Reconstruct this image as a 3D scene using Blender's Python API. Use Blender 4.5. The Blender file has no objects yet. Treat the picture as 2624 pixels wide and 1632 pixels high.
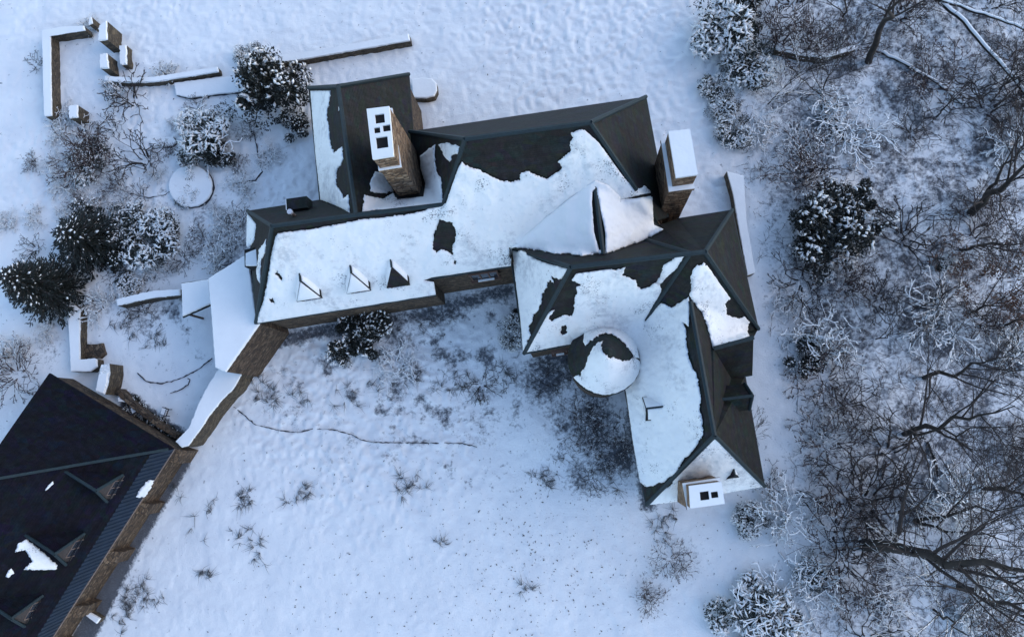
import bpy, bmesh, math, random
import numpy as np
from mathutils import Vector, Quaternion, noise
from mathutils.bvhtree import BVHTree
from mathutils.geometry import delaunay_2d_cdt

S = bpy.context.scene
COL = S.collection
R = math.radians

# ------------------------------------------------------------------ camera
IW, IH, F = 2624.0, 1632.0, 1750.0
NAD = (1472.0, 1095.0)          # plumb point in the photograph
CH = 54.0                       # drone height in metres
_n = Vector(((NAD[0]-IW/2)/F, -(NAD[1]-IH/2)/F, -1)).normalized()
QC = _n.rotation_difference(Vector((0, 0, -1)))
cd = bpy.data.cameras.new('camera')
cam = bpy.data.objects.new('camera', cd); COL.objects.link(cam)
cam.location = (0, 0, CH)
cam.rotation_mode = 'QUATERNION'; cam.rotation_quaternion = QC
cd.sensor_fit = 'HORIZONTAL'; cd.sensor_width = 36.0; cd.lens = 36.0*F/IW
cd.clip_start = 0.5; cd.clip_end = 2000
S.camera = cam

# ------------------------------------------------------------------ world, sun, exposure
SUN_EL, SUN_AZ = 30.0, 8.0     # azimuth: degrees anticlockwise from +X (picture right)
wd = bpy.data.worlds.new('World'); S.world = wd; wd.use_nodes = True
nt = wd.node_tree
sky = nt.nodes.new('ShaderNodeTexSky'); sky.sky_type = 'NISHITA'; sky.sun_disc = False
sky.sun_elevation = R(SUN_EL); sky.sun_rotation = R(90-SUN_AZ)
sky.air_density = 1.0; sky.dust_density = 0.3; sky.ozone_density = 1.35
bgn = nt.nodes['Background']; bgn.inputs['Strength'].default_value = 0.15
nt.links.new(sky.outputs[0], bgn.inputs[0])
sd = bpy.data.lights.new('sun', 'SUN'); sd.energy = 0.42; sd.angle = R(45); sd.color = (1.0, 0.74, 0.50)
sun = bpy.data.objects.new('sun', sd); COL.objects.link(sun)
_sv = Vector((math.cos(R(SUN_AZ))*math.cos(R(SUN_EL)), math.sin(R(SUN_AZ))*math.cos(R(SUN_EL)), math.sin(R(SUN_EL))))
sun.rotation_mode = 'QUATERNION'; sun.rotation_quaternion = _sv.to_track_quat('Z', 'Y')
sun.location = _sv*80
S.view_settings.view_transform = 'Standard'; S.view_settings.look = 'None'
S.view_settings.gamma = 1.0; S.view_settings.use_curve_mapping = False
S.view_settings.exposure = 1.27

# ------------------------------------------------------------------ helpers
def ray(u, v):
    return QC @ Vector(((u-IW/2)/F, -(v-IH/2)/F, -1))
def P(u, v, z=0.0):
    d = ray(u, v)
    return Vector((0, 0, CH)) + d*((z-CH)/d.z)
def cc(ox, oy, s, pts):                      # crop coordinates to photo pixels
    return [(ox+p[0]/s, oy+p[1]/s) + tuple(p[2:]) for p in pts]

def mesh_obj(name, verts, faces, mat, parent=None, smooth=False):
    me = bpy.data.meshes.new(name)
    me.from_pydata([tuple(v) for v in verts], [], [tuple(f) for f in faces])
    me.update()
    return link(name, me, mat, parent, smooth)
def link(name, me, mat, parent=None, smooth=False):
    if mat is not None: me.materials.append(mat)
    if smooth: me.polygons.foreach_set('use_smooth', [True]*len(me.polygons))
    o = bpy.data.objects.new(name, me); COL.objects.link(o)
    if parent is not None:
        o.parent = parent
        base = parent
        off = Vector((0, 0, 0))
        while base is not None:
            off += base.location; base = base.parent
        o.location = -off
    return o
def np_mesh(name, verts, quads, mat, parent=None, smooth=False):
    verts = np.asarray(verts, np.float32); quads = np.asarray(quads, np.int32)
    k = quads.shape[1]
    me = bpy.data.meshes.new(name)
    me.vertices.add(len(verts)); me.vertices.foreach_set('co', verts.ravel())
    me.loops.add(quads.size); me.loops.foreach_set('vertex_index', quads.ravel())
    me.polygons.add(len(quads))
    me.polygons.foreach_set('loop_start', np.arange(0, quads.size, k, dtype=np.int32))
    me.polygons.foreach_set('loop_total', np.full(len(quads), k, np.int32))
    me.update(calc_edges=True); me.validate()
    return link(name, me, mat, parent, smooth)
def tag(o, label=None, cat=None, group=None, kind=None):
    if label: o['label'] = label
    if cat: o['category'] = cat; o['kind'] = 'thing'
    if group: o['group'] = group
    if kind: o['kind'] = kind
    return o
def empty(name, loc, label, cat, group=None):
    o = bpy.data.objects.new(name, None); COL.objects.link(o); o.location = loc
    o.empty_display_size = 0.3
    return tag(o, label, cat, group)

class MB:
    def __init__(s): s.v = []; s.f = []
    def poly_prism(s, top, z0, cap=True, bottom=False):      # top: list of Vector, dropped to z0
        n = len(top); b = len(s.v)
        ar = sum(top[i].x*top[(i+1) % n].y-top[(i+1) % n].x*top[i].y for i in range(n))
        if ar < 0: top = list(reversed(top))
        s.v += [Vector(t) for t in top] + [Vector((t.x, t.y, z0)) for t in top]
        if cap: s.f.append(list(range(b, b+n)))
        if bottom: s.f.append(list(range(b+2*n-1, b+n-1, -1)))
        for i in range(n):
            j = (i+1) % n
            s.f.append([b+i, b+n+i, b+n+j, b+j])
        return s
    def box(s, c, ax, ay, az):                               # centre and three half-axes
        b = len(s.v)
        for i in (-1, 1):
            for j in (-1, 1):
                for k in (-1, 1):
                    s.v.append(c+ax*i+ay*j+az*k)
        for q in ((0,1,3,2),(4,6,7,5),(0,4,5,1),(2,3,7,6),(0,2,6,4),(1,5,7,3)):
            s.f.append([b+i for i in q])
        return s
    def tube(s, pts, r, n=6, r1=None):
        pts = [Vector(p) for p in pts]; b = len(s.v); m = len(pts)
        for i, p in enumerate(pts):
            t = (pts[min(i+1, m-1)]-pts[max(i-1, 0)]).normalized()
            a = t.cross(Vector((0, 0, 1)));
            if a.length < 1e-3: a = Vector((1, 0, 0))
            a.normalize(); c = t.cross(a)
            rr = r if r1 is None else r+(r1-r)*i/(m-1)
            for k in range(n):
                an = 2*math.pi*(k+0.5)/n
                s.v.append(p+a*math.cos(an)*rr+c*math.sin(an)*rr)
        for i in range(m-1):
            for k in range(n):
                k2 = (k+1) % n
                s.f.append([b+i*n+k, b+i*n+k2, b+(i+1)*n+k2, b+(i+1)*n+k])
        s.f.append([b+k for k in range(n-1, -1, -1)]); s.f.append([b+(m-1)*n+k for k in range(n)])
        return s
    def build(s, name, mat, parent=None, smooth=False):
        return mesh_obj(name, s.v, s.f, mat, parent, smooth)

# ------------------------------------------------------------------ materials
def new_mat(name):
    m = bpy.data.materials.new(name); m.use_nodes = True
    t = m.node_tree; t.nodes.clear()
    out = t.nodes.new('ShaderNodeOutputMaterial'); b = t.nodes.new('ShaderNodeBsdfPrincipled')
    t.links.new(b.outputs[0], out.inputs[0])
    return m, t, b
def nd(t, typ, **kw):
    n = t.nodes.new(typ)
    for k, v in kw.items():
        if k.startswith('i_'):
            key = k[2:]; key = int(key) if key.isdigit() else key.replace('_', ' ')
            n.inputs[key].default_value = v
        else: setattr(n, k, v)
    return n
def ramp(t, src, stops):
    r = t.nodes.new('ShaderNodeValToRGB'); e = r.color_ramp.elements
    while len(e) < len(stops): e.new(0.5)
    for el, (p, c) in zip(e, stops):
        el.position = p; el.color = c if len(c) == 4 else (*c, 1)
    t.links.new(src, r.inputs[0]); return r
def mix(t, fac, a, b, typ='MIX'):
    m = t.nodes.new('ShaderNodeMix'); m.data_type = 'RGBA'; m.blend_type = typ
    for s, v in ((m.inputs[0], fac), (m.inputs[6], a), (m.inputs[7], b)):
        if isinstance(v, (int, float)): s.default_value = v
        elif isinstance(v, tuple): s.default_value = (*v, 1) if len(v) == 3 else v
        else: t.links.new(v, s)
    return m.outputs[2]
def bump(t, b, h, strength, dist):
    n = nd(t, 'ShaderNodeBump', i_Strength=strength, i_Distance=dist)
    t.links.new(h, n.inputs['Height']); t.links.new(n.outputs[0], b.inputs['Normal'])
def pos(t, scale=(1, 1, 1), rot=(0, 0, 0)):
    g = nd(t, 'ShaderNodeNewGeometry'); m = nd(t, 'ShaderNodeMapping')
    m.inputs['Scale'].default_value = scale; m.inputs['Rotation'].default_value = rot
    t.links.new(g.outputs['Position'], m.inputs[0]); return m.outputs[0]
def noise_n(t, vec, scale, detail=4, rough=0.55):
    n = nd(t, 'ShaderNodeTexNoise', i_Scale=scale, i_Detail=detail, i_Roughness=rough)
    t.links.new(vec, n.inputs['Vector']); return n.outputs[0]

SNOWC = (0.84, 0.84, 0.82)
def mat_snow(name, speck=0.0, bs=0.25):
    m, t, b = new_mat(name)
    p = pos(t)
    big = noise_n(t, p, 0.5, 3)
    col = ramp(t, big, [(0.3, (0.77, 0.775, 0.765)), (0.7, SNOWC)]).outputs[0]
    if speck > 0:
        fine = noise_n(t, p, 9.0, 3, 0.6); reg = noise_n(t, p, 0.55, 2)
        a = nd(t, 'ShaderNodeMath', operation='MULTIPLY'); t.links.new(fine, a.inputs[0]); t.links.new(reg, a.inputs[1])
        mk = ramp(t, a.outputs[0], [(0.355, (0, 0, 0)), (0.42, (speck,)*3)])
        sm = nd(t, 'ShaderNodeMath', operation='MULTIPLY'); t.links.new(noise_n(t, p, 2.2, 5, 0.7), sm.inputs[0]); t.links.new(noise_n(t, pos(t, (1, 1, .5), (0, 0, .4)), 0.42, 2), sm.inputs[1])
        mk2 = ramp(t, sm.outputs[0], [(0.27, (0, 0, 0)), (0.40, (0.42, 0.42, 0.42))])
        col = mix(t, mk2.outputs[0], col, (0.30, 0.31, 0.34))
        col = mix(t, mk.outputs[0], col, (0.10, 0.105, 0.12))
    t.links.new(col, b.inputs['Base Color']); b.inputs['Roughness'].default_value = 0.85
    b.inputs['Specular IOR Level'].default_value = 0.2
    h = noise_n(t, p, 3.0, 6, 0.6)
    bump(t, b, h, bs, 0.12)
    return m
def mat_slate(name, c1, c2, rough=0.7, spec=0.15):
    m, t, b = new_mat(name)
    p = pos(t)
    n1 = noise_n(t, p, 7.0, 5, 0.7); n2 = ramp(t, noise_n(t, p, 0.6, 5, 0.65), [(0.32, (0, 0, 0)), (0.68, (1, 1, 1))]).outputs[0]
    v = nd(t, 'ShaderNodeTexVoronoi', i_Scale=1.7); t.links.new(pos(t, (1, 1, 1.6)), v.inputs['Vector'])
    col = ramp(t, n1, [(0.25, c1), (0.75, c2)]).outputs[0]
    col = mix(t, 0.35, col, v.outputs['Color'], 'SOFT_LIGHT')
    col = mix(t, n2, col, (c2[0]*.62, c2[1]*.5, c2[2]*.47))
    stk = ramp(t, noise_n(t, pos(t, (2.6, 2.6, .35)), 1.0, 5, .7), [(.35, (.55, .55, .55)), (.7, (1.25, 1.22, 1.2))]).outputs[0]
    col = mix(t, 0.8, col, stk, 'MULTIPLY')
    cw = nd(t, 'ShaderNodeTexWave', wave_type='BANDS', bands_direction='Z', i_Scale=0.62, i_Distortion=1.2); cw.inputs['Detail'].default_value = 3; t.links.new(p, cw.inputs['Vector'])
    col = mix(t, 0.25, col, ramp(t, cw.outputs['Fac'], [(.05, (.55, .55, .58)), (.5, (1.1, 1.1, 1.08))]).outputs[0], 'MULTIPLY')
    spk = ramp(t, noise_n(t, p, 16, 2, 0.5), [(0.74, (0, 0, 0)), (0.80, (0.3, 0.3, 0.3))]).outputs[0]
    col = mix(t, spk, col, (0.13, 0.10, 0.085))
    t.links.new(col, b.inputs['Base Color']); b.inputs['Roughness'].default_value = rough
    b.inputs['Specular IOR Level'].default_value = spec
    w = nd(t, 'ShaderNodeTexWave', wave_type='BANDS', bands_direction='Z', i_Scale=2.4, i_Distortion=0.6); t.links.new(p, w.inputs['Vector'])
    a = nd(t, 'ShaderNodeMath', operation='ADD'); t.links.new(w.outputs['Fac'], a.inputs[0]); t.links.new(n1, a.inputs[1])
    bump(t, b, a.outputs[0], 0.35, 0.03)
    return m
def mat_stone(name, c1, c2, c3, mortar=(0.055, 0.047, 0.04), sc=2.6, snow=0.0):
    m, t, b = new_mat(name)
    p = pos(t, (1, 1, 2.4))
    wob = noise_n(t, p, 3.0, 3)
    pv = nd(t, 'ShaderNodeVectorMath', operation='SCALE'); pv.inputs['Scale'].default_value = 0.35
    nt3 = nd(t, 'ShaderNodeTexNoise', i_Scale=2.0); t.links.new(p, nt3.inputs['Vector']); t.links.new(nt3.outputs['Color'], pv.inputs[0])
    ad = nd(t, 'ShaderNodeVectorMath', operation='ADD'); t.links.new(p, ad.inputs[0]); t.links.new(pv.outputs[0], ad.inputs[1])
    v = nd(t, 'ShaderNodeTexVoronoi', i_Scale=sc); t.links.new(ad.outputs[0], v.inputs['Vector'])
    e = nd(t, 'ShaderNodeTexVoronoi', feature='DISTANCE_TO_EDGE', i_Scale=sc); t.links.new(ad.outputs[0], e.inputs['Vector'])
    sep = nd(t, 'ShaderNodeSeparateColor'); t.links.new(v.outputs['Color'], sep.inputs[0])
    col = ramp(t, sep.outputs[0], [(0.0, c1), (0.5, c2), (1.0, c3)]).outputs[0]
    f = noise_n(t, p, 11, 5, 0.7)
    col = mix(t, 0.7, col, ramp(t, f, [(0.25, (0.35, 0.33, 0.3)), (0.75, (0.75, 0.72, 0.68))]).outputs[0], 'OVERLAY')
    ed = ramp(t, e.outputs['Distance'], [(0.0, (1, 1, 1)), (0.09, (0, 0, 0))]).outputs[0]
    col = mix(t, ed, col, mortar)
    if snow > 0:
        g = nd(t, 'ShaderNodeNewGeometry'); sz = nd(t, 'ShaderNodeSeparateXYZ'); t.links.new(g.outputs['Normal'], sz.inputs[0])
        a = nd(t, 'ShaderNodeMath', operation='MULTIPLY_ADD', i_1=0.6, i_2=-0.3); t.links.new(f, a.inputs[0])
        a2 = nd(t, 'ShaderNodeMath', operation='ADD'); t.links.new(a.outputs[0], a2.inputs[0]); t.links.new(sz.outputs[2], a2.inputs[1])
        mk = ramp(t, a2.outputs[0], [(0.62, (0, 0, 0)), (0.7, (1, 1, 1))]).outputs[0]
        col = mix(t, mk, col, SNOWC)
    t.links.new(col, b.inputs['Base Color']); b.inputs['Roughness'].default_value = 0.9
    h = nd(t, 'ShaderNodeMath', operation='MULTIPLY_ADD', i_1=0.4); t.links.new(f, h.inputs[0])
    r2 = ramp(t, e.outputs['Distance'], [(0.0, (0, 0, 0)), (0.15, (1, 1, 1))]); t.links.new(r2.outputs[0], h.inputs[2])
    bump(t, b, h.outputs[0], 0.9, 0.06)
    return m
def mat_plain(name, c, rough=0.6, metal=0.0, var=0.25, sc=4.0):
    m, t, b = new_mat(name)
    n = noise_n(t, pos(t), sc, 5, 0.6)
    col = ramp(t, n, [(0.3, tuple(x*(1-var) for x in c)), (0.7, tuple(min(1, x*(1+var)) for x in c))]).outputs[0]
    t.links.new(col, b.inputs['Base Color']); b.inputs['Roughness'].default_value = rough; b.inputs['Metallic'].default_value = metal
    bump(t, b, n, 0.2, 0.02)
    return m
def mat_twig(name, c1, c2, snow):                     # bark with settled snow on upward faces
    m, t, b = new_mat(name)
    p = pos(t)
    n1 = noise_n(t, p, 2.0, 3); n2 = noise_n(t, p, 5.0, 3, 0.6)
    col = ramp(t, n1, [(0.3, c1), (0.7, c2)]).outputs[0]
    if snow > 0:
        g = nd(t, 'ShaderNodeNewGeometry'); sz = nd(t, 'ShaderNodeSeparateXYZ'); t.links.new(g.outputs['Normal'], sz.inputs[0])
        a = nd(t, 'ShaderNodeMath', operation='MULTIPLY_ADD', i_1=2.2, i_2=snow-1.6); t.links.new(n2, a.inputs[0])
        a2 = nd(t, 'ShaderNodeMath', operation='MULTIPLY_ADD', i_1=0.5); t.links.new(sz.outputs[2], a2.inputs[0]); t.links.new(a.outputs[0], a2.inputs[2])
        mk = ramp(t, a2.outputs[0], [(0.45, (0, 0, 0)), (0.6, (1, 1, 1))]).outputs[0]
        col = mix(t, mk, col, SNOWC)
    t.links.new(col, b.inputs['Base Color']); b.inputs['Roughness'].default_value = 0.9
    return m
def mat_leaf(name, c1, c2):
    m, t, b = new_mat(name)
    n1 = noise_n(t, pos(t), 1.6, 4, 0.7)
    col = ramp(t, n1, [(0.3, c1), (0.7, c2)]).outputs[0]
    t.links.new(col, b.inputs['Base Color']); b.inputs['Roughness'].default_value = 0.7
    return m

M_SNOW = mat_snow('snow', 0.0, 0.2)
M_SNOW_ROOF = mat_snow('roof_snow', 0.75, 0.25)
M_SLATE = mat_slate('slate', (0.009, 0.0125, 0.0135), (0.035, 0.040, 0.038))
M_SLATE_B = mat_slate('barn_slate', (0.002, 0.006, 0.013), (0.014, 0.0155, 0.023), 0.8, 0.08)
M_CAP = mat_plain('green_metal', (0.005, 0.018, 0.023), 0.7, 0.0, 0.35)
M_RIB = mat_plain('ribbed_metal', (0.010, 0.019, 0.034), 0.4, 0.2, 0.25, 1.5)
M_STONE = mat_stone('wall_stone', (0.038, 0.025, 0.016), (0.085, 0.056, 0.034), (0.145, 0.105, 0.07), mortar=(0.022, 0.018, 0.015))
M_STONE_R = mat_stone('chimney_stone', (0.09, 0.054, 0.03), (0.22, 0.13, 0.068), (0.36, 0.26, 0.17), mortar=(0.04, 0.028, 0.02), sc=2.3)
M_STONE_G = mat_stone('garden_stone', (0.04, 0.031, 0.02), (0.085, 0.064, 0.04), (0.14, 0.11, 0.07), sc=3.4, snow=1.0)
M_KERB = mat_plain('kerb_dark', (0.03, 0.031, 0.04), 0.9, 0, 0.4, 6)  # on the edging strips this dark tone also paints the shaded drops
M_DARK = mat_plain('flue_black', (0.006, 0.005, 0.005), 0.95)
M_WOOD = mat_plain('brown_timber', (0.11, 0.06, 0.04), 0.7)
M_GLASS = mat_plain('window_glass', (0.03, 0.035, 0.045), 0.12)
M_WHITE = mat_plain('white_paint', (0.6, 0.62, 0.66), 0.5, 0, 0.1)
M_COPPER = mat_plain('frame_wood', (0.16, 0.12, 0.1), 0.6)
M_GABLE = mat_plain('weathered_boards', (0.04, 0.033, 0.031), 0.8)
M_TW_D = mat_twig('dark_twigs', (0.014, 0.011, 0.011), (0.038, 0.028, 0.026), 0.2)
M_TW_B = mat_twig('brown_twigs', (0.03, 0.019, 0.018), (0.075, 0.05, 0.047), 0.45)
M_TW_F = mat_twig('frosted_twigs', (0.018, 0.015, 0.016), (0.045, 0.036, 0.035), 0.9)
M_BARK = mat_twig('tree_bark', (0.012, 0.010, 0.009), (0.036, 0.028, 0.023), 0.25)
M_LEAF_D = mat_leaf('dark_needles', (0.0035, 0.006, 0.0045), (0.012, 0.016, 0.011))
M_LEAF_G = mat_leaf('evergreen_leaves', (0.007, 0.012, 0.009), (0.024, 0.03, 0.024))
M_LEAF_B = mat_leaf('copper_leaves', (0.06, 0.025, 0.015), (0.13, 0.06, 0.035))
M_GRASS = mat_leaf('dry_grass', (0.06, 0.066, 0.075), (0.16, 0.16, 0.16))

# ------------------------------------------------------------------ value noise (numpy)
def vnoise(x, y, seed=0):
    xi = np.floor(x).astype(np.int64); yi = np.floor(y).astype(np.int64)
    fx = x-xi; fy = y-yi
    fx = fx*fx*(3-2*fx); fy = fy*fy*(3-2*fy)
    def h(a, b):
        n = (a*374761393+b*668265263+seed*2147483647) & 0xffffffff
        n = ((n ^ (n >> 13))*1274126177) & 0xffffffff
        return ((n ^ (n >> 16)) & 0xffff)/65535.0
    return (h(xi, yi)*(1-fx)+h(xi+1, yi)*fx)*(1-fy)+(h(xi, yi+1)*(1-fx)+h(xi+1, yi+1)*fx)*fy
def fbm(x, y, oct=4, seed=0):
    s = 0; a = 0.5; tot = 0
    for o in range(oct):
        s = s+a*vnoise(x*2**o, y*2**o, seed+o*17); tot += a; a *= 0.5
    return s/tot

# ------------------------------------------------------------------ ground
def segdist(x, y, pts):
    d = np.full(x.shape, 1e9)
    for a, b in zip(pts[:-1], pts[1:]):
        ax, ay, bx, by = a[0], a[1], b[0], b[1]
        L = (bx-ax)**2+(by-ay)**2+1e-9
        t = np.clip(((x-ax)*(bx-ax)+(y-ay)*(by-ay))/L, 0, 1)
        d = np.minimum(d, np.hypot(x-ax-t*(bx-ax), y-ay-t*(by-ay)))
    return d
def blob(x, y, u, v, r):                    # soft disc around a photo point, radius in metres
    c = P(u, v, 0)
    return np.clip(1.3-np.hypot(x-c.x, y-c.y)/r, 0, 1)
def poly_mask(x, y, uv, soft):              # signed soft inside mask of a polygon
    pts = [P(u, v, 0) for u, v in uv]
    ins = np.zeros(x.shape, bool); n = len(pts)
    for i in range(n):
        a, b = pts[i], pts[(i+1) % n]
        c = ((a.y > y) != (b.y > y)) & (x < (b.x-a.x)*(y-a.y)/((b.y-a.y) or 1e-9)+a.x)
        ins ^= c
    d = segdist(x, y, pts+[pts[0]])
    return np.clip(0.5+np.where(ins, d, -d)/soft*0.5, 0, 1)
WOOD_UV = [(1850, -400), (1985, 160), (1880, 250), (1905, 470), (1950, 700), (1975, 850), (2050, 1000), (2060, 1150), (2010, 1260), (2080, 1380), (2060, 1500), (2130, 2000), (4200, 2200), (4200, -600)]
def ground_height(x, y):
    z = 0.10*(fbm(x*0.12, y*0.12, 3, 3)-0.5)
    t = fbm(x*1.1, y*1.1, 3, 9); t2 = fbm(x*2.6+t*2, y*2.6-t*2, 3, 21)
    north = np.clip((y-14)/6, 0, 1)          # tussocky pasture at the top of the picture
    court = np.clip(1-np.hypot(x+17, y-3)/13, 0, 1)
    amp = 0.10+0.25*north*np.clip(fbm(x*.09, y*.09, 2, 8)*2.2-.35, .25, 1.2)+0.30*np.clip(court*2, 0, 1)
    z = z+amp*(t2-0.5)*(0.4+t)
    z = z+0.16*(fbm(x*0.45+t, y*0.28, 3, 41)-.5)
    q = P(1375, 1095, 0); z = z+0.45*np.exp(-((x-q.x)**2/5+(y-q.y)**2/6))
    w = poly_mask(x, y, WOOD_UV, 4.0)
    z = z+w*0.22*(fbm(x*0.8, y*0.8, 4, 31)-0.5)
    return z
def ground_bare_shade(x, y):  # bare ground and painted shade share one mask
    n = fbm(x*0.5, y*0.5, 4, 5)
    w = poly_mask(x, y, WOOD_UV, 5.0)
    n5 = fbm(x*1.9, y*1.9, 3, 15); b = w*(0.37+0.5*(n-0.45)+0.45*(n5-.5))  # woods: tree shade painted into the base level, mottled with litter
    b = np.maximum(b, 0.75*blob(x, y, 1490, 1100, 3.6)*np.clip(n*1.8, 0, 1))
    b = np.maximum(b, 0.6*blob(x, y, 1400, 965, 3.0)*np.clip(n*1.8, 0, 1))
    b = np.maximum(b, 0.68*blob(x, y, 1560, 1170, 3.2)*np.clip(n*1.8, 0, 1))
    b = np.maximum(b, 0.5*blob(x, y, 1500, 1220, 2.2)*np.clip(n*1.8, 0, 1))
    b = np.maximum(b, 0.5*blob(x, y, 1130, 800, 2.2)*np.clip(n*1.8, 0, 1))
    b = np.maximum(b, 0.45*blob(x, y, 1030, 830, 2.0)*np.clip(n*1.8, 0, 1))
    for (u, v, r, k) in ((1240, 985, 2.2, .5), (690, 1010, 1.4, .35), (360, 790, 3.0, .4), (250, 420, 4.0, .35), (120, 900, 2.5, .3), (320, 250, 2.2, .35), (330, 1500, 2.4, .3), (1650, 1500, 2.5, .25), (1750, 1430, 2.5, .3)):
        b = np.maximum(b, k*blob(x, y, u, v, r)*np.clip(n*1.9, 0, 1))
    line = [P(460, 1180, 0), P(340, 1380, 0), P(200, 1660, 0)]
    b = np.maximum(b, 0.95*np.clip(1.5-segdist(x, y, line)/0.9, 0, 1))  # near-black strip paints the shadow at the foot of the barn wall
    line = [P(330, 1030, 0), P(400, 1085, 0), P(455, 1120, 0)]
    b = np.maximum(b, 0.9*np.clip(1.6-segdist(x, y, line)/0.7, 0, 1))  # paints the dark gap of shadow along the barn's top edge
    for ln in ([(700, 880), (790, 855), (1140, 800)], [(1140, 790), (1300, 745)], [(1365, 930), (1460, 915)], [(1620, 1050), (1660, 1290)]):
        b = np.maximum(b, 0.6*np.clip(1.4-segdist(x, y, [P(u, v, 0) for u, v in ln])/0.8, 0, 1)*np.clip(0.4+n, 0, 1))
    court = np.clip(1.4-np.hypot((x+13.0)/14, (y-5.0)/9), 0, 1)
    gard = np.clip(1.4-np.hypot((x+32)/10, (y-13)/10), 0, 1)
    b = np.maximum(b, np.maximum(court*.62, gard*.55)*np.clip((fbm(x*.9, y*.9, 4, 55)-.38)*2.4, 0, 1))
    lawn = np.clip(1.5-np.hypot((x+14.0)/17, (y-2.0)/13), 0, 1)
    b = np.maximum(b, lawn*.40*np.clip((fbm(x*2.6, y*2.0, 3, 65)-.47)*3.2, 0, 1)*np.clip(fbm(x*.25, y*.25, 2, 66)*1.8-.2, 0, 1))
    f = fbm(x*4, y*4, 2, 77)
    b = np.maximum(b, np.clip((f-0.72)*2.2, 0, 0.4))
    return np.clip(b, 0, 1)
def build_ground():
    x0, x1, y0, y1 = -52.0, 46.0, -24.0, 46.0
    st = 0.16
    xs = np.arange(x0, x1+st/2, st); ys = np.arange(y0, y1+st/2, st)
    xs = np.concatenate([[-420, -200, -100, -65], xs, [60, 100, 200, 420]])
    ys = np.concatenate([[-400, -180, -80, -40], ys, [60, 100, 200, 420]])
    X, Y = np.meshgrid(xs, ys)
    Z = ground_height(X, Y); B = ground_bare_shade(X, Y)
    nx, ny = len(xs), len(ys)
    V = np.stack([X.ravel(), Y.ravel(), Z.ravel()], 1)
    idx = np.arange(nx*ny).reshape(ny, nx)
    Q = np.stack([idx[:-1, :-1].ravel(), idx[:-1, 1:].ravel(), idx[1:, 1:].ravel(), idx[1:, :-1].ravel()], 1)
    m, t, b = new_mat('ground_snow')
    p = pos(t)
    at = nd(t, 'ShaderNodeAttribute', attribute_name='bare')  # attribute carries painted shade as well as bare ground
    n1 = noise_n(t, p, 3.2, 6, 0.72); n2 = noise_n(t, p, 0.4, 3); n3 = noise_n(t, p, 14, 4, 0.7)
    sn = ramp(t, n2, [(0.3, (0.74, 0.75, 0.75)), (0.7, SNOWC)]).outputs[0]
    litter_shade = ramp(t, n3, [(0.25, (0.016, 0.016, 0.018)), (0.5, (0.045, 0.05, 0.062)), (0.75, (0.12, 0.13, 0.15))]).outputs[0]  # litter tone, darkened and cooled to paint the shade under trees
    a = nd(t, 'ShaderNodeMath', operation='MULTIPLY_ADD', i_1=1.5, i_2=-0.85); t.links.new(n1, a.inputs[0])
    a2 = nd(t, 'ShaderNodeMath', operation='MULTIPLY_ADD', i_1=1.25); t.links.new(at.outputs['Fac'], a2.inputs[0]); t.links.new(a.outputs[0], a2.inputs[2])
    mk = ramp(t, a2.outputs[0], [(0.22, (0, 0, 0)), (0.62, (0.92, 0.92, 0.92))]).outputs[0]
    col = mix(t, mk, sn, litter_shade)
    t.links.new(col, b.inputs['Base Color']); b.inputs['Roughness'].default_value = 0.9
    b.inputs['Specular IOR Level'].default_value = 0.15
    h = nd(t, 'ShaderNodeMath', operation='ADD'); t.links.new(n1, h.inputs[0]); t.links.new(noise_n(t, p, 8, 4, 0.6), h.inputs[1])
    bump(t, b, h.outputs[0], 0.3, 0.12)
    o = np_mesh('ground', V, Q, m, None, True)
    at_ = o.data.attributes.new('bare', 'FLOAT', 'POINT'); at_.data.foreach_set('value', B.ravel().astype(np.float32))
    tag(o, kind='structure')
build_ground()

# ------------------------------------------------------------------ roofs as one tight set of planes
RV = dict(
 Wnw=(635,541,5.6), Wn=(819,513,5.6), Wsw=(656,828,5.6), Wse=(1117,755,5.6), We=(1111,722,6.6), Wr1=(698,580,12.2), Wr2=(1137,525,12.0),
 A1=(791,226,5.6), A2=(1048,191,5.6), A3=(867,222,12.2), A4=(913,551,12.15), J=(1068,462,6.6),
 Mr1=(1192,357,16.2), Mr2=(1513,315,16.2), Mnw=(1050,338,7.0), Mne=(1655,249,7.0), Me=(1712,555,7.0), Msw=(1081,717,6.9), Ms=(1311,681,7.0), Mh=(1683,565,8.6),
 Mk=(1630,487,10.98), Cn=(1524,472,11.9), Cs=(1546,652,11.9), Cw=(1307,633,6.5), Ce=(1690,577,8.4),
 E1r=(1463,685,14.0), E1nw=(1307,635,6.5), E1sw=(1343,906,6.5), E1s=(1470,880,6.5), Ev=(1575,935,6.0),
 HL=(1769,650,14.5), HR=(1806,646,14.5), Hw=(1654,615,9.5), E2n=(1735,561,6.5), E2ne=(1876,539,6.5), E2se=(1943,843,6.5), SWv=(1654,820,8.2),
 SrN=(1769,772,11.5), SrS=(1831,1116,11.5), Sv=(1822,884,9.4), Sw=(1604,1001,5.4), Ssw=(1656,1293,5.4), Sse=(1959,1245,5.4), Se=(1909,963,5.4),
 Dr1=(1828,893,9.5), Dr2=(1931,865,9.5), Ds1=(1874,969,5.8), Ds2=(1928,960,5.4))
RP = {k: P(*v) for k, v in RV.items()}
def on_plane(u, v, a, b, c):                 # the point of a roof plane seen at a photo point
    a, b, c = RP[a], RP[b], RP[c]; n_ = (b-a).cross(c-a); o = Vector((0, 0, CH)); d = ray(u, v)
    return o+d*((a-o).dot(n_)/d.dot(n_))
for k in ('Cn', 'Ce', 'Mh', 'Mk', 'Ms', 'Cw'): RP[k] = on_plane(RV[k][0], RV[k][1], 'Mr1', 'Mr2', 'Msw')
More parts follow.
